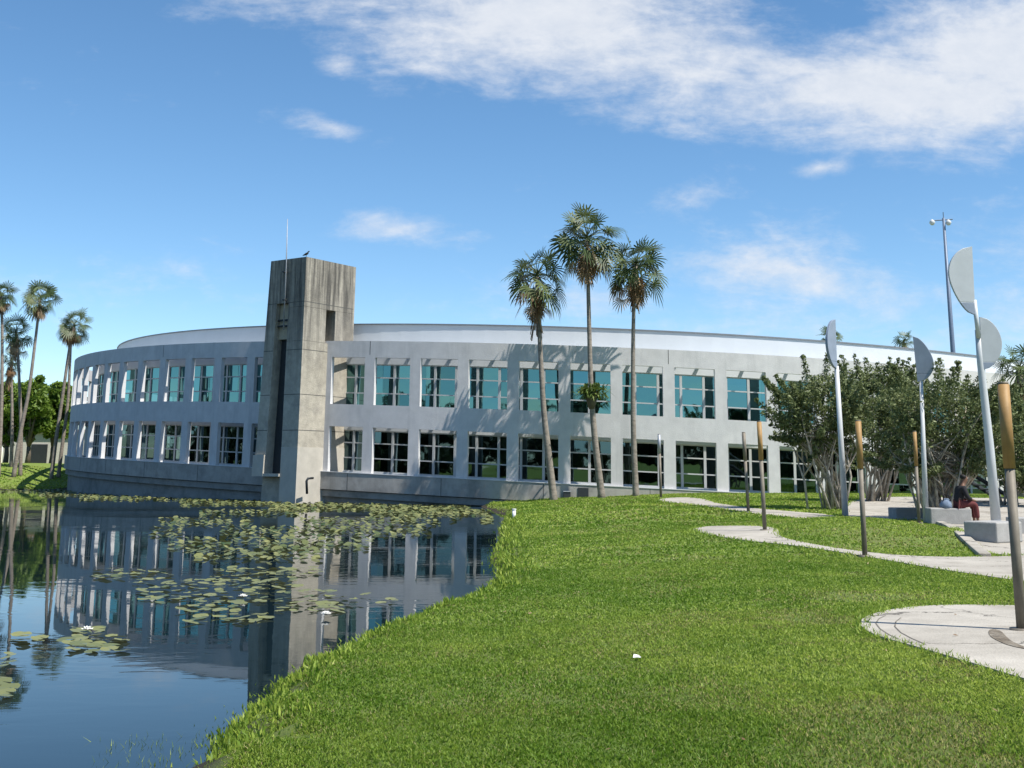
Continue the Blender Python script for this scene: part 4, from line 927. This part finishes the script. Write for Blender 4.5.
# ------------------------------------------------------------------ grass blades on the lawn
def vnoise(X, Y, scale, seed, octaves=4):
    g = np.random.default_rng(seed); T = g.random((256, 256)); out = 0; amp = 1; tot = 0
    for o in range(octaves):
        x, y = X/scale*2**o + 37.3*o, Y/scale*2**o + 11.7*o; i, j = np.floor(x).astype(int), np.floor(y).astype(int); u, v = sstep(x-i), sstep(y-j)
        f = lambda a, b: T[(i+a) % 256, (j+b) % 256]
        out = out + amp*((f(0, 0)*(1-u)+f(1, 0)*u)*(1-v)+(f(0, 1)*(1-u)+f(1, 1)*u)*v); tot += amp; amp *= .6
    return out/tot
def grass():
    g = np.random.default_rng(21); PX, PY, HH, TT = [], [], [], []
    def zone(y0, y1, dens, h, hw):
        n = int(dens*(y1*y1-y0*y0)/2*1.02)
        Y = np.sqrt(g.uniform(y0*y0, y1*y1, n)); X = g.uniform(-.50, .52, n)*Y
        d = lake_sd(X, Y); k = (d > -.05) & ((d > .16) | (g.random(len(X)) < .45))
        jx, jy = g.normal(0, .045, len(X)), g.normal(0, .045, len(X))
        for p in paved: k &= ~inside(p, X+jx, Y+jy)
        thin = sstep((vnoise(X, Y, 1.1, 13)-.54)/.14)*(.25 + .45*sstep((X-.3)/4)); k &= g.random(len(X)) > thin
        X, Y, d = X[k], Y[k], d[k]; r2 = np.hypot(X-CX, Y-CY); k = (r2 > RO+.3) & ((Y < 66) | (X < -30)); X, Y, d = X[k], Y[k], d[k]
        hm = h*g.uniform(.55, 1.25, len(X))*(1+.2*np.exp(-np.maximum(d, 0)/.35))
        PX.append(X); PY.append(Y); HH.append(hm); TT.append(np.full(len(X), hw))
    zone(5.4, 9, 7500, .028, .0036); zone(9, 14, 3800, .029, .005); zone(14, 22, 1500, .032, .0085); zone(22, 36, 420, .04, .016); zone(36, 66, 120, .062, .03); zone(66, 112, 22, .08, .07)
    X, Y, H, W = map(np.concatenate, (PX, PY, HH, TT)); n = len(X); Z = terrain(X, Y)-.006
    a = g.uniform(0, 6.283, n); l = g.uniform(.15, 1.0, n)*H; b = a + g.normal(0, .8, n) + 1.57
    base = np.stack([X, Y, Z], 1); side = np.stack([np.cos(a), np.sin(a), 0*a], 1)*W[:, None]
    mid = base + np.stack([np.cos(b)*l*.35, np.sin(b)*l*.35, H*.62], 1); tip = base + np.stack([np.cos(b)*l, np.sin(b)*l, H*g.uniform(.75, 1, n)], 1)
    v = np.stack([base-side, base+side, mid+side*.8, tip, mid-side*.8], 1).reshape(-1, 3)
    patch = .42 + 1.5*(vnoise(X, Y, 2.6, 5)-.5) + .5*(vnoise(X, Y, .45, 8, 3)-.5)
    dryness = sstep((X-.6)/5)*sstep((15-Y)/6)*.26 + sstep((X-4)/6)*sstep((Y-20)/8)*.12
    patch = patch + dryness - .12*np.exp(-((X-3)**2/8+(Y-24)**2/60))
    t = np.clip(patch + g.normal(0, .2, n), 0, 1)
    worn = g.random(n) < sstep((vnoise(X, Y, 1.1, 13)-.47)/.16)*(.10 + .62*sstep((X-.2)/3.5))*(.55 + .45*sstep((16-Y)/6))
    vw = v.reshape(n, 5, 3)[worn].reshape(-1, 3); nw = int(worn.sum())
    o = np_mesh('worn_grass', vw, 5, np.arange(5*nw), g.random(nw), M['worn']); tag(o, 'olive and brownish worn patches of the lawn', 'grass', None, 'stuff')
    v = v.reshape(n, 5, 3)[~worn].reshape(-1, 3); t = t[~worn]
    o = np_mesh('lawn_grass', v, 5, np.arange(len(v)), t, M['grass']); tag(o, 'mown green lawn grass covering the bank and the island', 'grass', None, 'stuff')
    # dry thatch showing between the blades
    bare = sstep((vnoise(X, Y, 1.1, 13)-.50)/.16); k = g.random(n) < .04 + .30*bare*(.25+2.2*dryness) + .1*np.clip(patch-.5, 0, 1); idx = np.where(k)[0]; m = len(idx)
    bs = base[idx] + np.stack([g.normal(0, .02, m), g.normal(0, .02, m), np.full(m, .006)], 1); aa = g.uniform(0, 6.283, m); L_ = H[idx]*1.2
    dr = np.stack([np.cos(aa), np.sin(aa), g.uniform(.1, .6, m)], 1)*L_[:, None]; sd = np.stack([-np.sin(aa), np.cos(aa), 0*aa], 1)*(W[idx]*.7)[:, None]
    v = np.stack([bs-sd, bs+sd, bs+dr], 1).reshape(-1, 3)
    o = np_mesh('dry_grass', v, 3, np.arange(3*m), g.random(m), M['dry']); tag(o, 'straw-coloured dry blades scattered through the lawn', 'dry grass', None, 'stuff')
    # ragged fringe where the turf meets the paving
    fv, ft = [], []
    for p in paved:
        for (x0, y0), (x1, y1) in zip(p, p[1:]+p[:1]):
            L_ = math.hypot(x1-x0, y1-y0); m = int(L_*(130 if y0 < 16 else 50 if y0 < 32 else 22))
            if not (4 < y0 < 60) or abs(x0) > .55*y0 or m == 0: continue
            q = g.random(m)[:, None]; c = np.array([x0, y0])*(1-q) + np.array([x1, y1])*q + g.normal(0, .035+.0012*y0, (m, 2)); z = terrain(c[:, 0], c[:, 1])
            a = g.uniform(0, 6.283, m); h = g.uniform(.02, .055, m)*(1+y0/60); w = .003+.0006*y0; b0 = np.stack([c[:, 0], c[:, 1], z], 1); sd = np.stack([np.cos(a), np.sin(a), 0*a], 1)*w
            tp = b0 + np.stack([g.normal(0, .5, m)*h, g.normal(0, .5, m)*h, h], 1); fv.append(np.stack([b0-sd, b0+sd, tp], 1).reshape(-1, 3)); ft.append(np.clip(g.normal(.55, .3, m), 0, 1))
    fv = np.concatenate(fv); o = np_mesh('edge_grass', fv, 3, np.arange(len(fv)), np.concatenate(ft), M['grass']); tag(o, 'ragged grass creeping over the edges of the paving', 'grass', None, 'stuff')
    # sprigs standing in the shallows by the near bank
    m = 260; c = np.array([list(on_plane(x, y).to_2d()) for x, y in zip(g.uniform(95, 215, m), g.uniform(735, 775, m))]); a = g.uniform(0, 6.283, m); h = g.uniform(.02, .085, m)
    b0 = np.stack([c[:, 0], c[:, 1], np.full(m, -.03)], 1); sd = np.stack([np.cos(a), np.sin(a), 0*a], 1)*.004; tp = b0+np.stack([g.normal(0, .45, m)*h, g.normal(0, .45, m)*h, h], 1)
    o = np_mesh('water_sprigs', np.stack([b0-sd, b0+sd, tp], 1).reshape(-1, 3), 3, np.arange(3*m), g.random(m), M['grass']); tag(o, 'thin green sprigs standing in the shallow water by the near bank', 'water plants', None, 'stuff')
    # fallen leaves
    m = 420; Y_ = np.sqrt(g.uniform(36, 50*50, m)); X_ = g.uniform(-.1, .5, m)*Y_; kk = lake_sd(X_, Y_) > .6; X_, Y_ = X_[kk], Y_[kk]; m = len(X_); a = g.uniform(0, 6.283, m); sz = g.uniform(.012, .028, m)[:, None]
    b0 = np.stack([X_, Y_, terrain(X_, Y_)+.032], 1); u = np.stack([np.cos(a), np.sin(a), g.normal(0, .3, m)], 1)*sz; w = np.stack([-np.sin(a), np.cos(a), g.normal(0, .3, m)], 1)*sz*.5
    v = np.stack([b0-u, b0+w, b0+u, b0-w], 1).reshape(-1, 3); o = np_mesh('fallen_leaves', v, 4, np.arange(4*m), g.random(m), M['palm_dead']); tag(o, 'small dry brown leaves scattered over the lawn and paths', 'leaves', None, 'stuff')
    # weeds at the water's edge
    n = 9000; s = g.integers(0, len(pts)-1, n); q = g.random(n)[:, None]; A = np.array([list(p) for p in pts]); e = A[s]*(1-q) + A[s+1]*q + g.normal(0, .16, (n, 2)) + np.array([.07, .02])
    z = np.maximum(terrain(e[:, 0], e[:, 1]), -.05)-.01; a = g.uniform(0, 6.283, n); H = g.uniform(.03, .11, n)*(.6+e[:, 1]/40); W = .004+e[:, 1]*.0004
    base = np.stack([e[:, 0], e[:, 1], z], 1); sd = np.stack([np.cos(a), np.sin(a), 0*a], 1)*W[:, None]; tip = base + np.stack([g.normal(0, .4, n)*H, g.normal(0, .4, n)*H, H], 1); mid = base*.45+tip*.55+np.array([0, 0, .01])
    v = np.stack([base-sd, base+sd, mid+sd, tip, mid-sd], 1).reshape(-1, 3)
    o = np_mesh('shore_weeds', v, 5, np.arange(5*n), g.random(n), M['grass']); tag(o, 'taller weeds along the muddy edge of the pond', 'weeds', None, 'stuff')
M['worn'] = leafmat('worn_blade', (.17, .19, .04), (.36, .34, .12), .3, .7)
M['dry'] = leafmat('straw_blade', (.24, .19, .08), (.42, .36, .18), .25, .8)
grass()
